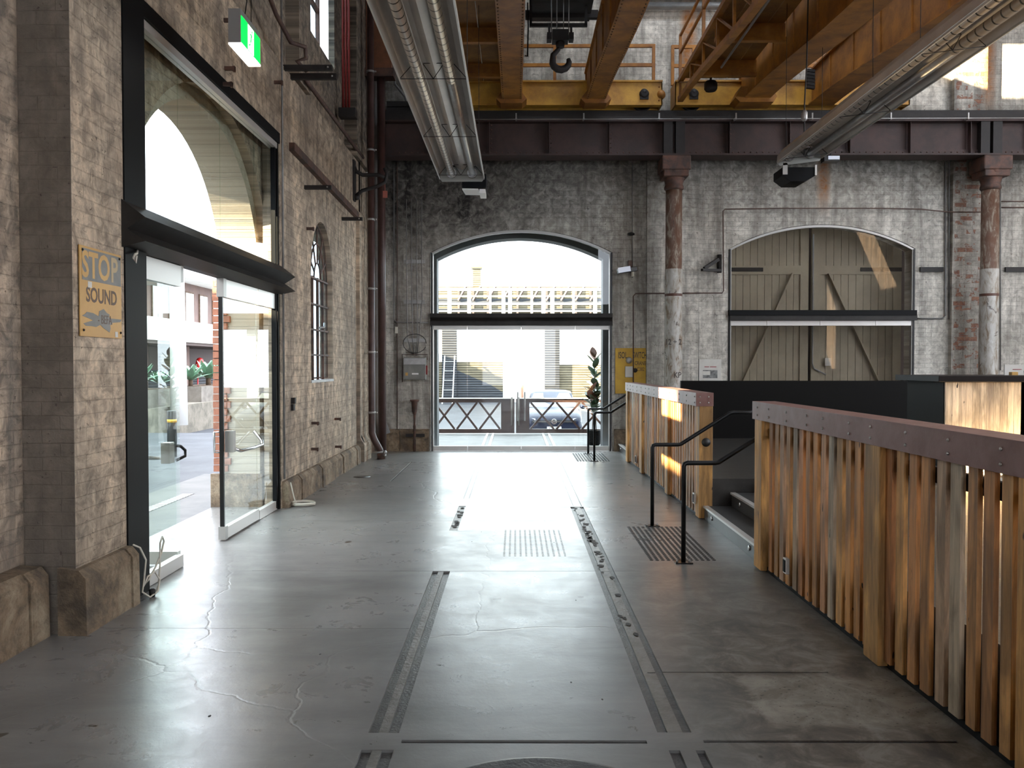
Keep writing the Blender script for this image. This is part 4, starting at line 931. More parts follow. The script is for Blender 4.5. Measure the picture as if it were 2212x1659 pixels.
p = at(298, 550, X=FX+.03); lab(MB().tube([(FX+.02,6.10,2.56),(FX+.04,6.05,2.53),(FX+.05,6.0,2.52),(FX+.04,5.99,2.49),(FX+.05,6.01,2.46),(FX+.06,6.0,2.51)], .009, 6).build('cable_stub', M['cable']), 'frayed cable end dangling below the canopy at the black jamb', 'cable')
# corner pipes
t = thing('downpipe', (FX+.25, 15.1, 0), 'tall dark brown downpipe in the left corner with a bent foot', 'pipe')
xx, yy = FX+.19, 15.05
MB().tube([(xx+.16,yy+.05,.10),(xx+.13,yy+.03,.18),(xx+.04,yy,.36),(xx,yy,.48),(xx,yy,.7),(xx,yy,9.6)], .062, 16).build('pipe', M['brownpipe'], t)
MB().tube([(xx+.16,yy+.05,0.001),(xx+.16,yy+.05,.12)], .075, 16).build('shoe', M['rusty'], t)
mb = MB()
zs = (.85, 1.95, 3.1, 4.35, 5.6, 7.0); z = zs[0]
cl = MB().lathe([(.072,-.02),(.072,.02)], (xx,yy,z), 'z', 16).box(FX+.14, xx-.05, yy-.015, yy+.015, z-.018, z+.018).ball((xx+.09,yy-.02,z), .018, 6).build('clamp', M['galv'], t)
spread(cl, [(0,0,q) for q in zs])
mb = MB().tube([(xx+.02,yy-.09,.13),(xx+.25,yy-.09,.14)], .02, 8).ball((xx+.25,yy-.09,.14), .035, 8).ball((xx+.25,yy-.09,.08), .025, 8); mb.build('valve', M['galv'], t)
lab(MB().tube([(FX+.24,16.2,.35),(FX+.15,16.2,.6),(FX+.13,16.2,.8),(FX+.13,16.2,9.5)], .12, 20).build('vent_pipe', M['greypipe']), 'fat pale grey pipe in the left corner behind the brown downpipe', 'pipe')
lab(MB().tube([(FX+.09,14.75,.02),(FX+.10,14.72,.35),(FX+.04,14.72,.5),(FX+.04,14.72,5.3)], .012, 6).build('conduit', M['black']), 'thin black cable pipe just left of the brown downpipe', 'conduit')
for k in range(3):
    lab(MB().tube([(FX-.08+.05*k,13.95,6.0),(FX-.08+.05*k,13.95,9.8)], .02, 8).build('sprinkler_pipe', M['red']), ['left','middle','right'][k]+' of the three thin red pipes high on the left wall', 'pipe', 'red pipes high on the left wall')
lab(MB().box(FX-.14, FX+.14, 13.85, 14.05, 5.85, 5.995).build('pipe_bracket', M['dark']), 'dark bracket at the foot of the three red pipes', 'bracket')
t = thing('crane_post', (FX+.25, 15.7, 5.3), 'rust red iron post with a square cap high in the left corner', 'post')
MB().box(FX+.03, FX+.5, 15.5, 15.66, 7.2, 9.9).build('post', pbr('rust_red_paint', (.22,.075,.03), .65, 0, (.12,.045,.02), 3), t); MB().box(FX+.02, FX+.55, 15.4, 15.68, 7.05, 7.2).build('cap', M['rusty'], t)
MB().tube([(FX+.3,15.54,.0),(FX+.3,15.54,7.05)], .075, 14).build('shaft', M['brownpipe'], t)
# curved jib bracket
t = thing('jib_bracket', (FX+.2, 14.6, 4.9), 'black curved iron jib bracket on the left wall near the corner', 'bracket')
mb = MB(); y = 14.4; z = at(780, 378, Y=y).z
cxx = FX+.38
mb.tube([(FX,y,z+.16),(FX+.05,y,z+.06),(FX+.16,y,z),(FX+.45,y,z),(FX+.54,y,z-.05)], .035, 10); mb.tube([(FX+.54,y,z+.12),(FX+.58,y,z+.02),(FX+.55,y,z-.12),(FX+.40,y,z-.20),(FX+.15,y,z-.27),(FX+.04,y,z-.36)], .032, 10); mb.tube([(FX+.0,y,z-.40),(FX+.10,y,z-.38)], .045, 10)
mb.build('curved_arm', M['dark'], t); MB().box(FX-.02, FX+.03, y-.08, y+.08, z-.45, z+.25).build('wall_plate', M['dark'], t)
p = at(868, 403, Y=14.6)
lab(MB().box(FX+.50, FX+.58, 14.44, 14.455, 4.62, 4.74).box(FX+.535, FX+.541, 14.44, 14.446, 4.74, 4.85).build('tag', pbr('tag_red', (.35,.10,.07), .5)), 'small red tag hanging under the curved jib bracket', 'tag')
# ================================================================== RADIANT HEATERS
def heater(name, xc, y0, y1, z, tilt, label):
    """two-tube radiant heater: folded reflector hood open below"""
    t = thing(name, (xc, (y0+y1)/2, z), label, 'radiant heater', 'long twin tube radiant heaters')
    R = lambda u, v: (xc+u*math.cos(tilt)+v*math.sin(tilt), z-u*math.sin(tilt)+v*math.cos(tilt))
    prof = [(-.33,-.03),(-.31,.06),(-.24,.14),(-.13,.17),(-.07,.13),(.0,.10),(.07,.13),(.13,.17),(.24,.14),(.31,.06),(.33,-.03)]
    q = [R(*p) for p in prof]; o = [R(u*1.03, v+.012) for u, v in prof]; mb = MB(); n = len(prof)
    vs = [(x, y, zz) for y in (y0, y1) for x, zz in q+o]; fs = []
    for i in range(n-1):
        fs += [(i, i+1, 2*n+i+1, 2*n+i), (n+i, 3*n+i, 3*n+i+1, n+i+1), (i, n+i, n+i+1, i+1), (2*n+i, 2*n+i+1, 3*n+i+1, 3*n+i)]
    fs += [(0, 2*n, 3*n, n), (n-1, 2*n-1, 4*n-1, 3*n-1)]
    mb.add(vs, fs); mb.build('reflector', M['reflector'], t)
    for s in (-.33, .33):
        x, zz = R(s, -.035); MB().bar((x, y0, zz), (x, y1, zz), .014, .022).build('edge_lip', M['alu'], t, label='bright folded edge')
    for s, cut in ((-.155, 0), (.155, 1)):
        x, zz = R(s, .045)
        if cut: MB().tube([(x, y0, zz), (x, y1-4.1, zz)], .052, 16).build('ribbed_tube', M['duct'], t); MB().tube([(x, y1-4.1, zz), (x, y1-.02, zz)], .047, 16).build('plain_tube', M['galv'], t)
        else: MB().tube([(x, y0, zz), (x, y1-.02, zz)], .052, 16).build('ribbed_tube', M['duct'], t)
        MB().lathe([(.075,-.03),(.08,.002),(.055,.004)], (x, y1-.02, zz), 'y', 20).build('tube_collar', M['steel'], t)
    e = [R(*p) for p in ((-.33,-.035),(-.30,-.075),(.30,-.075),(.33,-.035),(.31,.06),(.24,.14),(-.24,.14),(-.31,.06))]
    MB().slab([e], 'y', y1, y1+.012).build('end_plate', M['sheet'], t)
    y = y1-.25
    while y > y0+.2:
        mb = MB(); z0 = -.035; P = [(-.33,z0),(.33,z0)]; pr = lambda u, v: (R(u, v)[0], y, R(u, v)[1])
        mb.tube([pr(-.33,z0), pr(.33,z0)], .004, 5)
        for a, b_ in (((-.33,z0),(-.2,.11)),((.33,z0),(.2,.11)),((-.1,.11),(0,z0)),((0,z0),(.1,.11))): mb.tube([pr(*a), pr(*b_)], .004, 5)
        mb.tube([pr(-.1,.115), pr(.1,.115)], .004, 5); mb.build('wire_brace', M['dark'], t); y -= 2.05
    for yy in (y1-.25, y1-3.2):
        for s in (-.26, .26):
            x, zz = R(s, .135); MB().tube([(x, yy, zz), (x+.02*s, yy, zz+.35), (x, yy, 9.98)], .004, 5).build('hanging_wire', M['dark'], t)
    return t
a = at(998, 390, Y=12.5)
heater('radiant_heater', a.x, 3.2, 12.5, a.z+.06, 0.0, 'left radiant heater, its open underside and ribbed tubes facing down')
h2 = at(1726, 352, Y=12.5)
heater('radiant_heater', h2.x, 3.2, 12.5, h2.z+.07, math.radians(-7), 'right radiant heater running up to the top right corner')
# burner boxes at the far ends
t = thing('burner_box', (a.x+.15, 12.75, a.z-.2), 'dark burner box with pale underside panels at the end of the left heater', 'burner box')
MB().box(a.x+.0, a.x+.36, 12.513, 13.0, a.z-.10, a.z+.10).build('housing', M['black'], t)
MB().add([(a.x+.0,12.53,a.z-.13),(a.x+.24,12.53,a.z-.135),(a.x+.27,12.9,a.z-.14),(a.x+.03,12.9,a.z-.135),(a.x+.0,12.53,a.z-.11),(a.x+.24,12.53,a.z-.115),(a.x+.27,12.9,a.z-.12),(a.x+.03,12.9,a.z-.115)],[(0,3,2,1),(4,5,6,7),(0,1,5,4),(1,2,6,5),(2,3,7,6),(3,0,4,7)]).build('panel', M['white'], t)
MB().box(a.x+.26, a.x+.35, 12.53, 12.95, a.z-.18, a.z-.12).build('panel', M['white'], t)
t = thing('burner_box', (h2.x, 12.8, h2.z-.1), 'dark burner box slung under the far end of the right heater', 'burner box')
MB().slab([[(h2.x-.24,h2.z-.06),(h2.x+.26,h2.z-.06),(h2.x+.26,h2.z-.18),(h2.x+.10,h2.z-.27),(h2.x-.12,h2.z-.27),(h2.x-.24,h2.z-.18)]], 'y', 12.513, 12.95).build('housing', M['black'], t)
MB().box(h2.x-.24, h2.x-.17, 12.50, 12.53, h2.z-.17, h2.z-.0).box(h2.x+.24,h2.x+.27,12.5,12.53,h2.z-.18,h2.z-.03).build('bracket', M['alu'], t)
# flex and hooks above the right heater
p = at(1737, 330, Y=12.0); q = at(1739, 130, Y=11.9)
t = thing('heater_chain', (p.x, 12.0, p.z), 'dark chain and connector dropping to the right heater', 'chain')
MB().tube([(p.x,12.0,p.z-.04),(p.x,12.0,p.z+.7),(p.x+.01,11.95,q.z),(p.x+.06,11.95,9.98)], .010, 6).build('cable', M['dark'], t)
MB().lathe([(.02,0),(.045,.03),(.045,.12),(.02,.16)], (p.x, 12.0, p.z+.45), 'z', 12).build('connector', M['galv'], t); MB().lathe([(.014,0),(.02,.03),(.02,.16),(.01,.18)], (p.x, 12.0, p.z+.1), 'z', 10).build('turnbuckle', M['galv'], t)
# ================================================================== OVERHEAD CRANES
ZT = 7.2
def zb(y):   # underside of a fish-bellied bridge girder
    s = min(1, max(0, (15.6-y)/6.0)); return 6.62-.40*(s*s*(3-2*s))
def girder(parent, x0, x1, top, mat, riv, webs=True):
    ys = [15.75-.5*i for i in range(38)]; mb = MB()
    lower = [(y, zb(y)) for y in ys]; loop = [(ys[0], top)] + lower + [(ys[-1], top)]
    ctr = (x0+x1)/2; hw = (x1-x0)/2*.72
    for s in (-1, 1): mb.slab([loop], 'x', ctr+s*hw-.008, ctr+s*hw+.008)
    mb.slab([[(y, zb(y)) for y in ys] + [(y, zb(y)-.022) for y in reversed(ys)]], 'x', x0, x1)
    mb.box(x0, x1, ys[-1], ys[0], top, top+.03)
    g = mb.build('bridge_girder', mat, parent)
    for i in range(0, 26, 2):
        if webs:
            for s in (-1, 1): MB().box(ctr+s*hw-.03 if s < 0 else ctr+s*hw, ctr+s*hw if s < 0 else ctr+s*hw+.03, ys[i]-.03, ys[i]+.03, zb(ys[i])+.0, top).build('web_stiffener', mat, g)
    if riv:
        mb = MB(); y = 15.5
        while y > 6.5:
            for xx in (x0+.03, x1-.03): mb.lathe([(.0001,-.014),(.009,-.011),(.014,0)], (xx, y, zb(y)-.022), 'z', 6)
            y -= .115
        mb.build('rivets', M['craned'], g, kind='stuff')
    return g
c1 = thing('overhead_crane', (.7, 8.0, 6.4), 'yellow overhead crane on the left with twin bridge girders and lifting hook', 'overhead crane', 'yellow overhead travelling cranes')
girder(c1, -.25, .125, ZT, M['crane'], True); girder(c1, 1.30, 1.66, ZT, M['crane'], True)
for x in (-.07, 1.48): MB().slab([[(x-.2,6.52),(x+.2,6.52),(x+.28,6.60),(x+.16,6.75),(x-.16,6.75),(x-.28,6.60)]], 'y', 15.3, 15.66).build('girder_foot', M['crane'], c1)
def carriage(parent, x0, x1, holes):
    MB().box(x0, x1, 15.68, 15.84, 6.60, 7.02).box(x0, x1, 16.0, 16.14, 6.60, 7.02).box(x0, x1, 15.64, 16.16, 7.02, 7.05).box(x0-.001, x0+.02, 15.68, 16.1, 6.6, 7.02).box(x1-.02,x1+.001,15.68,16.1,6.6,7.02).build('end_carriage', M['craney'], parent)
    for h in holes:
        MB().lathe([(.20,0),(.21,.08),(.21,.0)], (h, 15.86, 6.76), 'y', 24).lathe([(.05,-.02),(.09,0),(.10,.15),(.05,.2)], (h, 15.655, 6.80), 'y', 16).build('travel_wheel', M['dark'], parent)
        MB().lathe([(.0001,-.05),(.055,-.04),(.075,0)], (h, 15.68, 6.83), 'y', 16).box(h-.08, h+.08, 15.65, 15.68, 6.70, 6.75).build('axle_box', M['dark'], parent)
carriage(c1, -1.5, 2.76, (-.95, 2.42))
mb = MB()
for k in range(4): mb.ball((2.70, 15.675, 6.68+.085*k), .018, 6)
mb.ball((2.74, 15.72, 6.8), .09, 10).build('buffer', M['crane'], c1)
def rail(parent, x0, x1, y, xs):
    for z in (7.42, 7.78): MB().box(x0, x1, y-.025, y+.025, z-.03, z+.03).build('handrail', M['crane'], parent)
    for x in xs: MB().box(x-.028, x+.028, y-.03, y+.03, 7.05, 7.80).build('handrail_post', M['crane'], parent)
rail(c1, .12, 2.66, 15.9, (.75, 2.63))
def walkway(parent, x0, x1, z, zc, yend, mat):
    w_ = (x1-x0)/4; mb = MB()
    for k in range(4): mb.box(x0+k*w_+.006, x0+(k+1)*w_-.006, -2, yend, z, z+.035)
    mb.build('walkway_boards', mat, parent); y = yend-.9
    while y > 4: MB().box(x0-.03, x1+.02, y-.05, y+.05, zc, zc+.06).box(x0-.03, x1+.02, y-.008, y+.008, zc+.06, z).build('cross_bearer', M['crane'], parent); y -= 1.55
walkway(c1, -1.55, -.26, 6.98, 6.74, 15.5, M['plank'])
MB().box(-1.62, -1.55, -2, 15.6, 6.70, 6.98).build('walkway_stringer', M['crane'], c1)
# trolley, ropes and hook of the first crane
hk = at(1210, 100, Y=12.6)
mb = MB().box(.25, 1.2, 11.6, 13.6, 7.3, 8.1).box(.16, 1.32, 11.7, 11.8, 7.24, 7.36).box(.16,1.32,13.3,13.4,7.24,7.36)
for k in range(5): mb.box(.3+k*.19, .40+k*.19, 11.55, 11.62, 7.15+.04*(k % 2), 7.6)
mb.build('trolley', M['dark'], c1)
MB().lathe([(.24,-.35),(.27,-.33),(.24,-.3),(.24,.3),(.27,.33),(.24,.35)], (.72, 12.6, 7.62), 'x', 24).build('rope_drum', M['dark'], c1)
mb = MB()
for dx in (-.13, -.05, .05, .13): mb.tube([(hk.x+dx, 12.6, hk.z+.2), (hk.x+dx, 12.6, 7.5)], .009, 6)
mb.build('hoist_ropes', M['galv'], c1)
t = MB().box(hk.x-.12, hk.x+.12, 12.5, 12.7, hk.z+.06, hk.z+.22).box(hk.x-.20, hk.x-.13, 12.52, 12.68, hk.z+.08, hk.z+.18).box(hk.x+.13, hk.x+.20, 12.52, 12.68, hk.z+.08, hk.z+.18).box(hk.x-.18,hk.x-.15,12.55,12.65,hk.z+.1,hk.z+.32).box(hk.x+.15,hk.x+.18,12.55,12.65,hk.z+.1,hk.z+.32).lathe([(.06,-.06),(.07,.0),(.05,.06)],(hk.x,12.6,hk.z+.04),'z',16).build('hook_block', M['dark'], c1)
pts = [(hk.x, hk.z+.04)] + [(hk.x-.03, hk.z-.05), (hk.x-.105, hk.z-.13)] + [(hk.x+.01+.125*math.cos(a), hk.z-.235+.115*math.sin(a)) for a in [math.radians(d) for d in (165,190,215,245,275,305,335,360,385)]]
rr = [.03,.034,.044,.048,.052,.054,.056,.056,.053,.048,.042,.030][:len(pts)]
MB().tube([(x, 12.6, z) for x, z in pts], rr, 12).build('hook', M['dark'], t)
lp = at(1140, 140, Y=12.9)
MB().tube([(.19,12.9,7.3),(.20,12.9,6.95),(.19,12.95,6.5),(.16,13.2,6.6)], .012, 6).build('pendant_cable', M['black'], c1)
MB().box(.22, 1.12, 13.0, 13.05, 6.98, 7.03).box(.22,.26,13.0,13.05,7.0,7.4).box(1.08,1.12,13.0,13.05,7.0,7.4).build('bumper_bar', M['dark'], c1)
# second crane
c2 = thing('overhead_crane', (4.6, 8.0, 6.4), 'yellow overhead crane on the right with lattice walkway truss', 'overhead crane', 'yellow overhead travelling cranes')
girder(c2, 4.18, 4.66, ZT+.1, M['crane'], False, True); girder(c2, 5.50, 5.98, ZT, M['crane'], False, True)
for x in (4.42,): MB().slab([[(x-.32,6.52),(x+.30,6.52),(x+.36,6.62),(x+.24,6.80),(x-.3,6.80),(x-.4,6.60)]], 'y', 15.25, 15.66).build('girder_foot', M['crane'], c2)
carriage(c2, 3.0, 7.4, (3.35, 7.0))
rail(c2, 2.98, 6.4, 15.95, (3.0, 3.4, 6.3)); 
MB().lathe([(.09,-.09),(.12,-.05),(.12,.05),(.09,.09)], (3.58, 15.3, 6.82), 'z', 16).tube([(3.58,15.3,6.9),(3.58,15.3,7.1)], .02).build('bell', M['dark'], c2, label='dark round bell')
walkway(c2, 3.12, 4.16, 7.0, 6.72, 15.4, M['plank'])
tr = MB(); X = 3.06; ys = [15.5-.95*i for i in range(15)]
bot = lambda y: zb(y)+.02
for i in range(len(ys)-1):
    a_, b_ = ys[i], ys[i+1]
    tr.bar((X, a_, bot(a_)), (X, b_, bot(b_)), .10, .09); tr.bar((X, a_, 6.99+.12*math.sin(0)), (X, b_, 6.99), .09, .08)
truss = tr.build('truss_chords', M['crane'], c2)
for i in range(len(ys)-1):
    a_, b_ = ys[i], ys[i+1]
    MB().bar((X, a_, bot(a_)+.04), (X, a_, 6.96), .05, .04).build('truss_post', M['crane'], c2)
    MB().bar((X, a_, 6.96) if i % 1 == 0 else (X, b_, 6.96), (X, b_, bot(b_)+.04), .045, .02).build('truss_diagonal', M['crane'], c2)
mb = MB().box(X-.02, X+.02, 0, 15.5, 7.48, 7.52).box(X-.02, X+.02, 0, 15.5, 7.80, 7.84); mb.build('walkway_handrail', M['crane'], c2)
for i in range(0, len(ys), 2): MB().box(X-.025, X+.025, ys[i]-.025, ys[i]+.025, 6.99, 7.84).build('handrail_post', M['crane'], c2)
MB().tube([(3.45, 14.0, 6.70), (3.45, 3, 6.62)], .02, 8).build('conduit', M['galv'], c2)
for k in range(6): MB().bar((5.44, 15.2-.0*k, 6.75+.06*k), (5.30, 15.2, 6.77+.06*k), .06, .05).build('contact_arm', M['dark'], c2)
# high services on the back wall
G1 = 'conduits fixed to the back wall'
for z, m_, l in ((8.72,'galv','grey service duct high on the back wall'),(8.92,'conduitr','brown pipe above the grey duct high on the back wall')):
    lab(MB().tube([(2.3, BY-.16, z), (15.5, BY-.16, z)], .07, 12).build('service_pipe', M[m_]), l, 'pipe')
t = thing('cable_tray', (-2.3, BY-.2, 6.6), 'dark tangle of cable tray on top of the girder in the left corner', 'cable tray')
MB().box(-2.5, -1.3, BY-.3, BY-.1, 6.72, 6.74).box(-2.5,-1.3,BY-.3,BY-.28,6.60,6.84).build('tray', M['dark'], t)
for k in range(3): MB().tube([(-2.4+.1*k,BY-.2,7.9),(-2.35+.1*k,BY-.2,7.2),(-2.15+.05*k,BY-.2,6.95),(-2.1+.05*k,BY-.2,6.75)], .025, 8).build('tray_cable', M['conduit'], t)
# ================================================================== OUTSIDE
MB().slab([[(-20,-14),(-3.66,-14),(-3.66,BY+.85),(-3.66,20.9),(-20,20.9)]], 'z', -.12, -.004).build('yard_left', M['asphalt'], kind='structure')
MB().slab([[(-3.659,BY+.46),(8,BY+.46),(8,20.9),(-3.659,20.9)]], 'z', -.12, -.004).build('yard_back', M['pave'], kind='structure')
MB().slab([[(FX-.86,-1),(-4.9,-1),(-4.9,13),(FX-.86,13)]], 'z', -.003, .0).build('threshold_paving', pbr('threshold_concrete', (.13,.125,.12), .6, 0, (.10,.097,.095), 2, spec=.15), kind='structure')
MB().slab([[(-60,20.9),(40,20.9),(40,75),(-60,75)]], 'z', -.45, -.35).build('street', M['asphalt'], kind='structure')
# strip drain
t = thing('strip_drain', (-4.35, 8.4, 0), 'long slotted strip drain in the paving outside the left entrance', 'drain')
mb = MB()
for k in range(60): mb.box(-4.42, -4.28, 5.6+k*.09, 5.6+k*.09+.055, .0005, .006)
mb.build('grating_bars', M['galv'], t); MB().box(-4.43, -4.27, 5.58, 11.0, .0001, .0012).build('channel', M['dark'], t)
# rails and gate outside the back doors
for x, l in ((-.69,'left outer'),(-.55,'left inner'),(.69,'right inner'),(.83,'right outer'),(-2.05,'far left'),(2.15,'far right')):
    lab(MB().box(x-.025, x+.025, BY+.9, 20.85, -.004, .012).build('track_rail', M['alu']), l+' steel track rail in the yard beyond the glazed back doors', 'rail', 'track rails in the yard')
def gate(x0, x1, pole, label):
    t = thing('lattice_gate', ((x0+x1)/2, 20.5, 0), label, 'gate', 'brown lattice gates across the yard')
    MB().box(x0, x1, 20.45, 20.53, .79, .88).box(x0, x1, 20.45, 20.53, .03, .13).build('rails', M['gate'], t)
    MB().box(x0, x1, 20.42, 20.56, .88, .895).build('top_plate', M['render'], t)
    s = x1 if pole < 0 else x0
    a, b_ = (x1-.33, x1) if pole < 0 else (x0, x0+.33)
    MB().box(a, b_, 20.46, 20.52, .1, .80).build('end_plate', M['gate'], t)
    u0, u1 = (x0, x1-.33) if pole < 0 else (x0+.33, x1); n = max(1, round((u1-u0)/.62)); w_ = (u1-u0)/n
    for k in range(n):
        c_, d_ = u0+k*w_, u0+(k+1)*w_
        p, q = ((.13,.79) if k % 2 == 0 else (.79,.13))
        MB().bar((c_+.03,20.50,p), (d_-.03,20.50,q), .05, .05, up=(0,1,0)).build('diagonal', M['gate'], t)
        MB().bar((c_+.03,20.46,q), (d_-.03,20.46,p), .05, .05, up=(0,1,0)).build('diagonal', M['gate'], t)
    hx = (a+b_)/2+(.1 if pole < 0 else -.1)
    MB().tube([(hx,20.40,.22),(hx,20.40,.92)], .022, 8).build('drop_bolt', M['planter'], t)
gate(-2.6, -.02, -1, 'left brown lattice gate seen through the glazed back doors')
gate(.02, 2.9, 1, 'right brown lattice gate in front of the parked car')
p = at(1128, 840, Y=24)
lab(MB().tube([(p.x, 24, -.34), (p.x, 24, 1.15)], .045, 10).build('gate_post', pbr('pole_orange', (.42,.22,.14), .6)), 'thin tan post standing beyond the meeting of the gates', 'post')
# ---- parked hatchback
def car(cx, yf, z0):
    t = thing('parked_car', (cx, yf+1.8, z0), 'dark blue hatchback parked nose-on behind the right lattice gate', 'car')
    S = [ # distance from nose, half width, sill, belt, roof (roof == belt: no cabin)
        (0.0,.60,.26,.50,.50),(.05,.70,.20,.60,.60),(.18,.755,.17,.68,.68),(.55,.775,.16,.78,.78),(.95,.785,.16,.845,.845),(1.15,.785,.16,.87,.90),(1.75,.785,.16,.88,1.27),(2.1,.785,.16,.88,1.32),(2.9,.78,.16,.89,1.31),(3.4,.76,.18,.90,1.18),(3.65,.70,.24,.88,.95)]
    rings = []
    for d, hw, s, b_, r in S:
        cab = min(hw*.74, hw-.02) if r > b_+.03 else hw*.80
        prof = [(-hw*.92,s),(-hw,s+.12),(-hw,(s+b_)/2),(-hw*.985,b_-.06),(-hw*.93,b_)]
        top = [(-cab,r-.02),(-cab*.8,r+.012),(0,r+.03 if r > b_+.03 else b_+.035)]
        if r <= b_+.03: top = [(-hw*.8,b_+.02),(-hw*.4,b_+.032),(0,b_+.036)]
        h = prof+top; full = h+[(-x, z) for x, z in reversed(h[:-1])]; rings.append([(cx+x, yf+d, z0+z) for x, z in full])
    n = len(rings[0]); mb = MB(); vs = [p for r in rings for p in r]; fs = []
    fs = [(i*n+k, i*n+(k+1) % n, (i+1)*n+(k+1) % n, (i+1)*n+k) for i in range(len(S)-1) for k in range(n)]
    mb.add(vs, fs, True); mb.add(rings[0], [tuple(range(n))]); mb.add(rings[-1], [tuple(range(n))]); mb.build('body', M['carw'], t)
    MB().add([(cx-.66,yf+1.14,z0+.90),(cx+.66,yf+1.14,z0+.90),(cx+.50,yf+1.71,z0+1.265),(cx-.50,yf+1.71,z0+1.265),(cx-.66,yf+1.17,z0+.90),(cx+.66,yf+1.17,z0+.90),(cx+.50,yf+1.74,z0+1.265),(cx-.50,yf+1.74,z0+1.265)],[(0,3,2,1),(4,5,6,7),(0,1,5,4),(1,2,6,5),(2,3,7,6),(3,0,4,7)]).build('windscreen', M['carglass'], t)
    MB().box(cx-.58, cx+.58, yf-.015, yf+.03, z0+.535, z0+.60).build('grille', M['cardk'], t)
    MB().box(cx-.55, cx+.55, yf-.02, yf-.014, z0+.563, z0+.572).build('grille_strip', M['chrome'], t)
    MB().box(cx-.66, cx+.66, yf-.03, yf+.08, z0+.19, z0+.38).build('lower_grille', M['cardk'], t, bevel=.02)
    for s in (-1, 1):
        MB().add([(cx+s*.48,yf-.0,z0+.54),(cx+s*.72,yf+.10,z0+.56),(cx+s*.74,yf+.2,z0+.66),(cx+s*.50,yf+.04,z0+.645),(cx+s*.48,yf+.2,z0+.54),(cx+s*.70,yf+.25,z0+.56),(cx+s*.70,yf+.25,z0+.64),(cx+s*.5,yf+.2,z0+.63)],
          [(0,1,2,3),(4,7,6,5),(0,4,5,1),(1,5,6,2),(2,6,7,3),(3,7,4,0)]).build('headlamp', M['headlamp'], t)
        MB().ball((cx+s*.86, yf+1.25, z0+.90), .08, 10, (1,1,.8)).build('mirror', M['carw'], t)
        for d in (.68, 2.95):
            w_ = MB().lathe([(.20,-.09),(.285,-.08),(.29,0),(.285,.08),(.20,.09)], (cx+s*.70, yf+d, z0+.29), 'x', 24).build('wheel', M['cardk'], t)
            MB().lathe([(.19,-.02),(.17,.02),(.001,.03)], (cx+s*.78, yf+d, z0+.29), 'x', 16).build('hub_cap', M['alu'], w_)
    # roundel with its two letters
    bd = MB().lathe([(.070,-.012),(.074,0),(.062,-.014)], (cx, yf-.022, z0+.567), 'y', 28).lathe([(.058,-.002),(.0001,-.002)], (cx, yf-.020, z0+.567), 'y', 24)
    bd.build('badge', M['chrome'], t)
    mb = MB(); Y = yf-.036; zc = z0+.567
    for a, b_ in (((-.026,.052),(0,.008)),((.026,.052),(0,.008)),((-.052,.026),(-.022,-.05)),((-.022,-.05),(0,-.006)),((0,-.006),(.022,-.05)),((.022,-.05),(.052,.026))):
        mb.bar((cx+a[0],Y,zc+a[1]), (cx+b_[0],Y,zc+b_[1]), .011, .006, up=(0,1,0))
    mb.build('badge_letters', M['cardk'], t)
    MB().box(cx-.19, cx+.19, yf-.045, yf-.03, z0+.355, z0+.435).build('number_plate', M['white'], t)
    MB().text('CH 20E', .085, Matrix.Translation((cx, yf-.046, z0+.393)) @ RX, .001, .001, .95).build('plate_characters', M['ink'], t)
pc = at(1197, 907, Y=21.9); car(pc.x, 21.9, -.35)
# ---- workshop facade across the street
YF = 45.0
def fp(px, py, y=YF): p = at(px, py, Y=y); return p.x, p.z
t = thing('workshop_building', (0, YF+1, -.35), 'pale workshop across the street with corrugated walls, seen through the back doors', 'building')
mb = MB(); xl, zt = fp(880, 611); xr, _ = fp(1420, 611); MB().box(xl, xr, YF+.6, YF+.8, -.35, zt-2.25).build('wall', M['render'], t)
MB().box(xl, xr, YF+2.2, YF+2.4, zt-3.0, zt).build('upper_wall', M['corr'], t)
MB().box(xl, xr, YF-.2, YF+2.6, zt-1.05, zt-.98).build('gutter', M['bdark'], t) if False else None
def panel(px0, px1, py0, py1, mat, nm, dy=.45):
    a, z1 = fp(px0, py0); b_, z0 = fp(px1, py1); MB().box(a, b_, YF+dy, YF+dy+.14, max(z0, -.35), z1).build(nm, M[mat], t)
panel(954, 986, 690, 900, 'corrd', 'shaded_pier', .2); panel(1177, 1209, 690, 900, 'corrd', 'shaded_pier', .2)  # corrugated strips in shade, with the shade put into their colour
panel(986, 1086, 782, 900, 'corr', 'corrugated_panel'); panel(1209, 1310, 788, 900, 'corr', 'corrugated_panel'); panel(900, 953, 782, 900, 'corr', 'corrugated_panel')
a = fp(986, 800); b_ = fp(1086, 858)
MB().slab([[(a[0],-.35),(b_[0],-.35),(b_[0],b_[1]+.25),(fp(1060,832)[0],fp(1060,832)[1]),(fp(1000,806)[0],fp(1000,806)[1]),(a[0],a[1])]], 'y', YF+.30, YF+.44).build('shadow_skirt', M['corrd'], t)  # triangular shadow on the corrugated wall, built as a dark sheet
for px in (985, 1018, 1051, 1085, 1118, 1151, 1184, 1217, 1250, 1283):   # frames under the eave
    x, z = fp(px, 611); MB().bar((x,YF+2.1,zt-.05), (x,YF+2.1,zt-2.6), .16, .12).build('eave_post', M['bdark'], t)
    MB().bar((x,YF+2.0,zt-.8), (x+.45,YF+1.6,zt-.05), .10, .10).build('eave_brace', M['bdark'], t)
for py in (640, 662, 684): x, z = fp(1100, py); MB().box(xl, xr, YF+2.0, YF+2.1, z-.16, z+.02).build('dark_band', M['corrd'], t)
t = thing('elevated_walkway', (0, YF-6, -.35), 'white railed walkway raised in front of the workshop', 'walkway')
YW = 39.0
_, z = fp(1100, 690, YW); MB().box(-9, 9, YW-.6, YW+.6, z-.35, z).build('deck', M['corrd'], t)
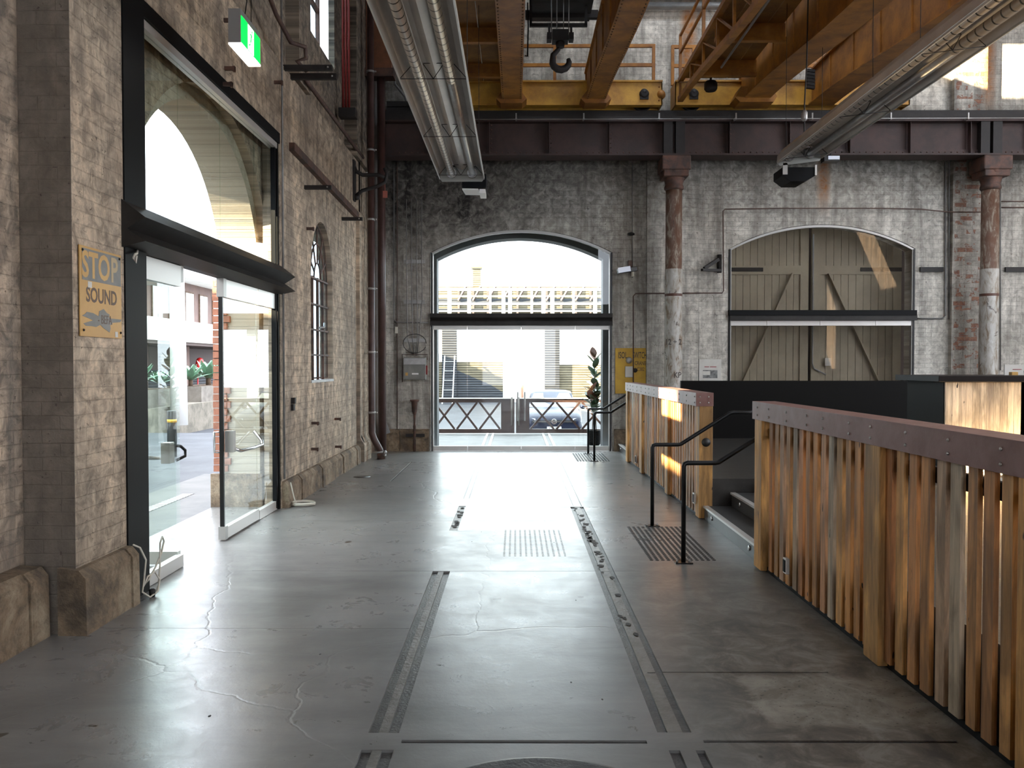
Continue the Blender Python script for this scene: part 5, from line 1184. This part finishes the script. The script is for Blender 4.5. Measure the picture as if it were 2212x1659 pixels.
for py in (628, 642, 658, 674): x, zz = fp(1100, py, YW); MB().box(-9, 9, YW-.62, YW-.56, zz-(.055 if py in (628,658) else .025), zz+(.055 if py in (628,658) else .025)).build('rail', M['white'], t)
k = 0
for px in (946, 973, 1015, 1060, 1088, 1102, 1148, 1173, 1192, 1237, 1283, 1320):
    x, zz = fp(px, 625, YW); w_ = .085 if k % 3 else .05; MB().box(x-w_, x+w_, YW-.64, YW-.54, z, zz).build('rail_post', M['white'], t); k += 1
for px in (930, 1420):
    x, zz = fp(px, 700, YW); MB().box(x-.2, x+.2, YW-.2, YW+.2, -.35, z-.35).build('leg', M['white'], t)
p0, p1 = fp(1021, 606, 58), fp(1038, 574, 58)
t = thing('brick_chimney', (p0[0], 58, -.35), 'pale brick chimney rising above the workshop roof', 'chimney')
MB().box(p0[0], p1[0], 58, 58.5, -.35, p1[1]).build('shaft', M['corr'], t); MB().box(p0[0]-.1, p1[0]+.1, 57.9, 58.6, p1[1]-.2, p1[1]).build('crown', M['corr'], t)
x, zz = fp(965, 857)
t = thing('ladder', (x, 43, -.35), 'grey ladder leaning against the shaded pier of the workshop', 'ladder')
for px in (956, 978): xx, _ = fp(px, 800, 43.5); MB().bar((xx, 43.2, -.35), (xx, 44.9, 2.2), .06).build('stile', M['galv'], t)
for k in range(5): a = fp(956, 800, 43.5)[0]; b_ = fp(978, 800, 43.5)[0]; MB().bar((a, 43.2+.34*k, -.35+.5*k+.25), (b_, 43.2+.34*k, -.35+.5*k+.25), .045).build('rung', M['galv'], t)
# ---- rubber plant just outside
def leafcard(mb, base, d, L_, w_, droop, tw=0.0):
    d = Vector(d).normalized(); side = d.cross(Vector((0,0,1)))
    if side.length < .1: side = Vector((1,0,0))
    side.normalize(); nrm = side.cross(d).normalized(); side = (side*math.cos(tw)+nrm*math.sin(tw)); vs = []; n = 5
    for i in range(n+1):
        s = i/n; c_ = Vector(base)+d*L_*s+Vector((0,0,-droop*s*s*L_)); h = w_*math.sin(PI*min(1, s*.9+.06))**.8*.5
        vs += [c_-side*h+nrm*.12*h, c_, c_+side*h+nrm*.12*h]
    fs = []
    for i in range(n): fs += [(3*i,3*i+1,3*i+4,3*i+3), (3*i+1,3*i+2,3*i+5,3*i+4)]
    vs2 = [v-nrm*.003 for v in vs]; m = len(vs); mb.add(vs+vs2, fs+[tuple(i+m for i in reversed(f)) for f in fs], True)
bx = at(1284, 850, Y=17.75)
t = thing('rubber_plant', (bx.x, 17.75, 0), 'tall rubber plant with broad dark leaves just outside the glazed back doors', 'potted plant')
MB().lathe([(.10,0),(.13,.02),(.16,.30),(.165,.32),(.15,.32),(.14,.28),(.001,.28)], (bx.x, 17.75, 0), 'z', 24).build('pot', M['black'], t)
stems = MB(); random.seed(5)
tops = [(0,0,1.86),(.07,.06,1.35),(-.09,-.04,1.15),(.03,-.08,1.0)]
for i, (dx, dy, h) in enumerate(tops): stems.tube([(bx.x+.03*(i-1.5),17.75,.28),(bx.x+dx*.6,17.75+dy*.6,.28+h*.4),(bx.x+dx,17.75+dy,h)], .010, 6)
stems.build('stems', M['bark'], t)
k = 0
for i, (dx, dy, h) in enumerate(tops):
    z = .62+.08*i
    while z < h+.02:
        s = (z-.28)/(h-.28); a = k*2.4; up = .35+.9*max(0, s-.5)*2; L_ = .32-.06*s
        mb = MB(); leafcard(mb, (bx.x+dx*s, 17.75+dy*s, z), (math.cos(a), math.sin(a)*.8, up), L_, .15, .25*(1-s))
        mb.build('leaf', M['leafr'] if (k % 7 == 0 or z > h-.06) else M['leaf'], t, fix=False); z += .045 if i == 0 else .045; k += 1
# ---- left court: bollard, kerb, planters, agaves, building
b0 = at(372, 986, Z=0)
t = thing('bollard', (b0.x, b0.y, 0), 'grey bollard with a yellow band outside the left entrance', 'bollard')
MB().lathe([(.085,0),(.085,.84),(.08,.86),(.001,.86)], (b0.x, b0.y, 0), 'z', 20).build('post', pbr('bollard_grey', (.05,.052,.056), .5), t); MB().lathe([(.087,.64),(.087,.70)], (b0.x, b0.y, 0), 'z', 20).build('band', pbr('bollard_yellow', (.75,.42,.04), .5), t)
MB().box(-14, -9.9, 12, 45, -.35, .52).build('raised_kerb', M['kerb'], kind='structure')
def agave(x, y, z, s, label):
    mb = MB(); n = 22
    for i in range(n):
        a = i*2.399; e = .25+1.1*(i/n); d = (math.cos(a)*math.cos(e), math.sin(a)*math.cos(e), math.sin(e)); leafcard(mb, (x+.03*math.cos(a), y+.03*math.sin(a), z+.12*s), d, .55*s*(1-.25*i/n), .12*s, .12)
    t = thing('agave', (x, y, z), label, 'plant', 'agaves in the concrete planters'); mb.build('leaves', M['agave'], t, fix=False)
    MB().tube([(x, y, z-.05), (x, y, z+.15*s)], .05*s, 8).build('trunk', M['bark'], t)
for (y0, y1, lb) in ((20.5, 24.6, 'nearer'), (26.6, 31.5, 'farther')):
    o = thing('planter', (-10.6, (y0+y1)/2, .52), lb+' long concrete planter on the raised kerb outside the left entrance', 'planter', 'concrete planters')
    MB().box(-11.3, -10.1, y0, y1, .52, 1.02).build('trough', M['planter'], o); MB().box(-11.2, -10.2, y0+.1, y1-.1, 1.02, 1.03).build('soil', M['bark'], o)
words = ['leftmost', 'second', 'third', 'fourth', 'fifth']
for i, (x, y, s) in enumerate(((-10.7,20.9,1.5),(-10.5,22.0,1.3),(-10.6,23.2,1.6),(-10.4,24.2,1.1))): agave(x, y, 1.03, s, words[i]+' agave from the left in the nearer planter')
for i, (x, y, s) in enumerate(((-10.6,27.0,1.5),(-10.5,28.3,1.8),(-10.7,29.7,1.6),(-10.6,31.0,1.5))): agave(x, y, 1.03, s, words[i]+' agave from the left in the farther planter')
BX = -14.0
t = thing('court_building', (BX-2, 20, -.35), 'two storey court building with white balcony band and deep eaves', 'building')
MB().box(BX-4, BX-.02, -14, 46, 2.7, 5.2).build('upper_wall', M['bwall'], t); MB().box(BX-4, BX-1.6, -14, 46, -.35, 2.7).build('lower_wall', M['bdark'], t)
MB().box(BX-.4, BX+1.0, -14, 46, 2.62, 3.45).build('balcony_band', M['render'], t)
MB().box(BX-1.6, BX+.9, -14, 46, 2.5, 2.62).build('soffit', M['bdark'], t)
MB().slab([[(BX-4.2,5.2),(BX+.9,5.2),(BX+1.0,5.45),(BX-1.6,6.75),(BX-4.2,6.75)]], 'y', -14, 46).build('roof', M['render'], t)
MB().slab([[(BX-4.2,6.75),(BX-1.6,6.75),(BX-2.6,7.6),(BX-4.2,7.6)]], 'y', -14, 30).build('sun_block_ridge', M['render'], t)  # unseen ridge, its height set to cut the sun entering the archway
MB().box(BX-4, BX-1, 6.8, 11.6, 6.75, 14.5).build('sun_block_tower', M['render'], t); MB().box(BX-4, BX-1, -4, 3.2, 6.75, 13).build('sun_block_tower', M['render'], t)  # unseen blocks added to keep sun off the windows and trim its patch
for k in range(12):
    y = 25.5+k*1.6; f = MB().box(BX-.02, BX+.03, y, y+.95, 3.5, 4.85).build('window_frame', M['bark'], t); MB().box(BX+.01, BX+.035, y+.06, y+.45, 3.5, 4.78).box(BX+.01, BX+.035, y+.5, y+.9, 3.5, 4.78).build('pane', M['frost'], f)
for y in (27.0, 31.0, 35.0, 39.0): MB().box(BX-.2, BX+.1, y, y+.3, -.35, 2.5).build('column', M['render'] if y in (27.0,) else M['bwall'], t)
MB().box(BX-1.6, BX-1.5, 30.2, 31.4, .1, 2.2).box(BX-1.6, BX-1.5, 36.2, 37.4, .1, 2.2).build('door', M['corr'], t)
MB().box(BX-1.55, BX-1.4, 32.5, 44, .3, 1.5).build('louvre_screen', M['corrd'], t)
hp = at(427, 788, X=BX-.2)
t = thing('hose_reel', (hp.x, hp.y, hp.z-.4), 'red fire hose reel under the court building', 'hose reel')
MB().lathe([(.30,-.08),(.33,0),(.30,.08),(.12,.09),(.12,-.09),(.30,-.08)], (hp.x+.1, hp.y, hp.z), 'x', 24).build('reel', M['hose'], t); MB().tube([(hp.x, hp.y, hp.z-.3),(hp.x, hp.y, -.35)], .03).build('pipe', M['hose'], t)
p = at(386, 800, X=-9.6)
lab(MB().tube([(-9.6, p.y, 0), (-9.62, p.y, 3.2), (-9.66, p.y, 7.6)], [.24,.21,.17], 14).build('pale_tree_trunk', M['white']), 'smooth white trunk rising at the kerb outside the left entrance', 'tree')
random.seed(11)
def tree(x, y, z0, zc, r, label):
    t = thing('tree', (x, y, z0), label, 'tree'); MB().tube([(x,y,z0),(x+.1,y,z0+(zc-z0)*.6),(x,y+.2,zc)], [.2,.15,.06], 8).build('trunk', M['bark'], t)
    mb = MB()
    for k in range(1500):
        u = Vector((random.gauss(0,1), random.gauss(0,1), random.gauss(0,1))).normalized()*r*(random.random()**.4); u.z *= .7
        c_ = Vector((x, y, zc))+u; d1_ = Vector((random.uniform(-1,1), random.uniform(-1,1), random.uniform(-1,1))).normalized()*.16; d2_ = d1_.cross(Vector((random.random(), random.random(), 1))).normalized()*.09
        mb.add([c_-d1_, c_+d2_, c_+d1_, c_-d2_], [(0,1,2,3)])
    mb.build('crown', M['foliage'], t, fix=False)
tree(-18.5, 46, -.35, 7.6, 2.2, 'yellow green tree above the roof of the court building')
# ================================================================== LIGHT
w = bpy.data.worlds.new('sky'); bpy.context.scene.world = w; w.use_nodes = True
bg = w.node_tree.nodes['Background']; bg.inputs[0].default_value = (.83, .90, 1.0, 1); bg.inputs[1].default_value = 1.0
sd = bpy.data.lights.new('sun', 'SUN'); sd.energy = 9.0; sd.angle = .009; sd.color = (1.0, .80, .56)
so = bpy.data.objects.new('sun', sd); C.objects.link(so)
el = math.radians(20); hd = Vector((1, .35, 0)).normalized(); sdir = Vector((hd.x*math.cos(el), hd.y*math.cos(el), -math.sin(el)))
so.rotation_euler = sdir.to_track_quat('-Z', 'Y').to_euler(); so.location = (-6, 0, 14)
sc = bpy.context.scene
sc.view_settings.view_transform = 'Standard'; sc.view_settings.look = 'None'; sc.view_settings.gamma = 1; sc.view_settings.use_curve_mapping = False
sc.view_settings.exposure = 3.2
cy = sc.cycles; cy.max_bounces = 8; cy.diffuse_bounces = 4; cy.glossy_bounces = 3; cy.use_adaptive_sampling = True; cy.adaptive_threshold = .03; cy.transparent_max_bounces = 16; cy.sample_clamp_indirect = 6.0
cy.caustics_reflective = False; cy.caustics_refractive = False
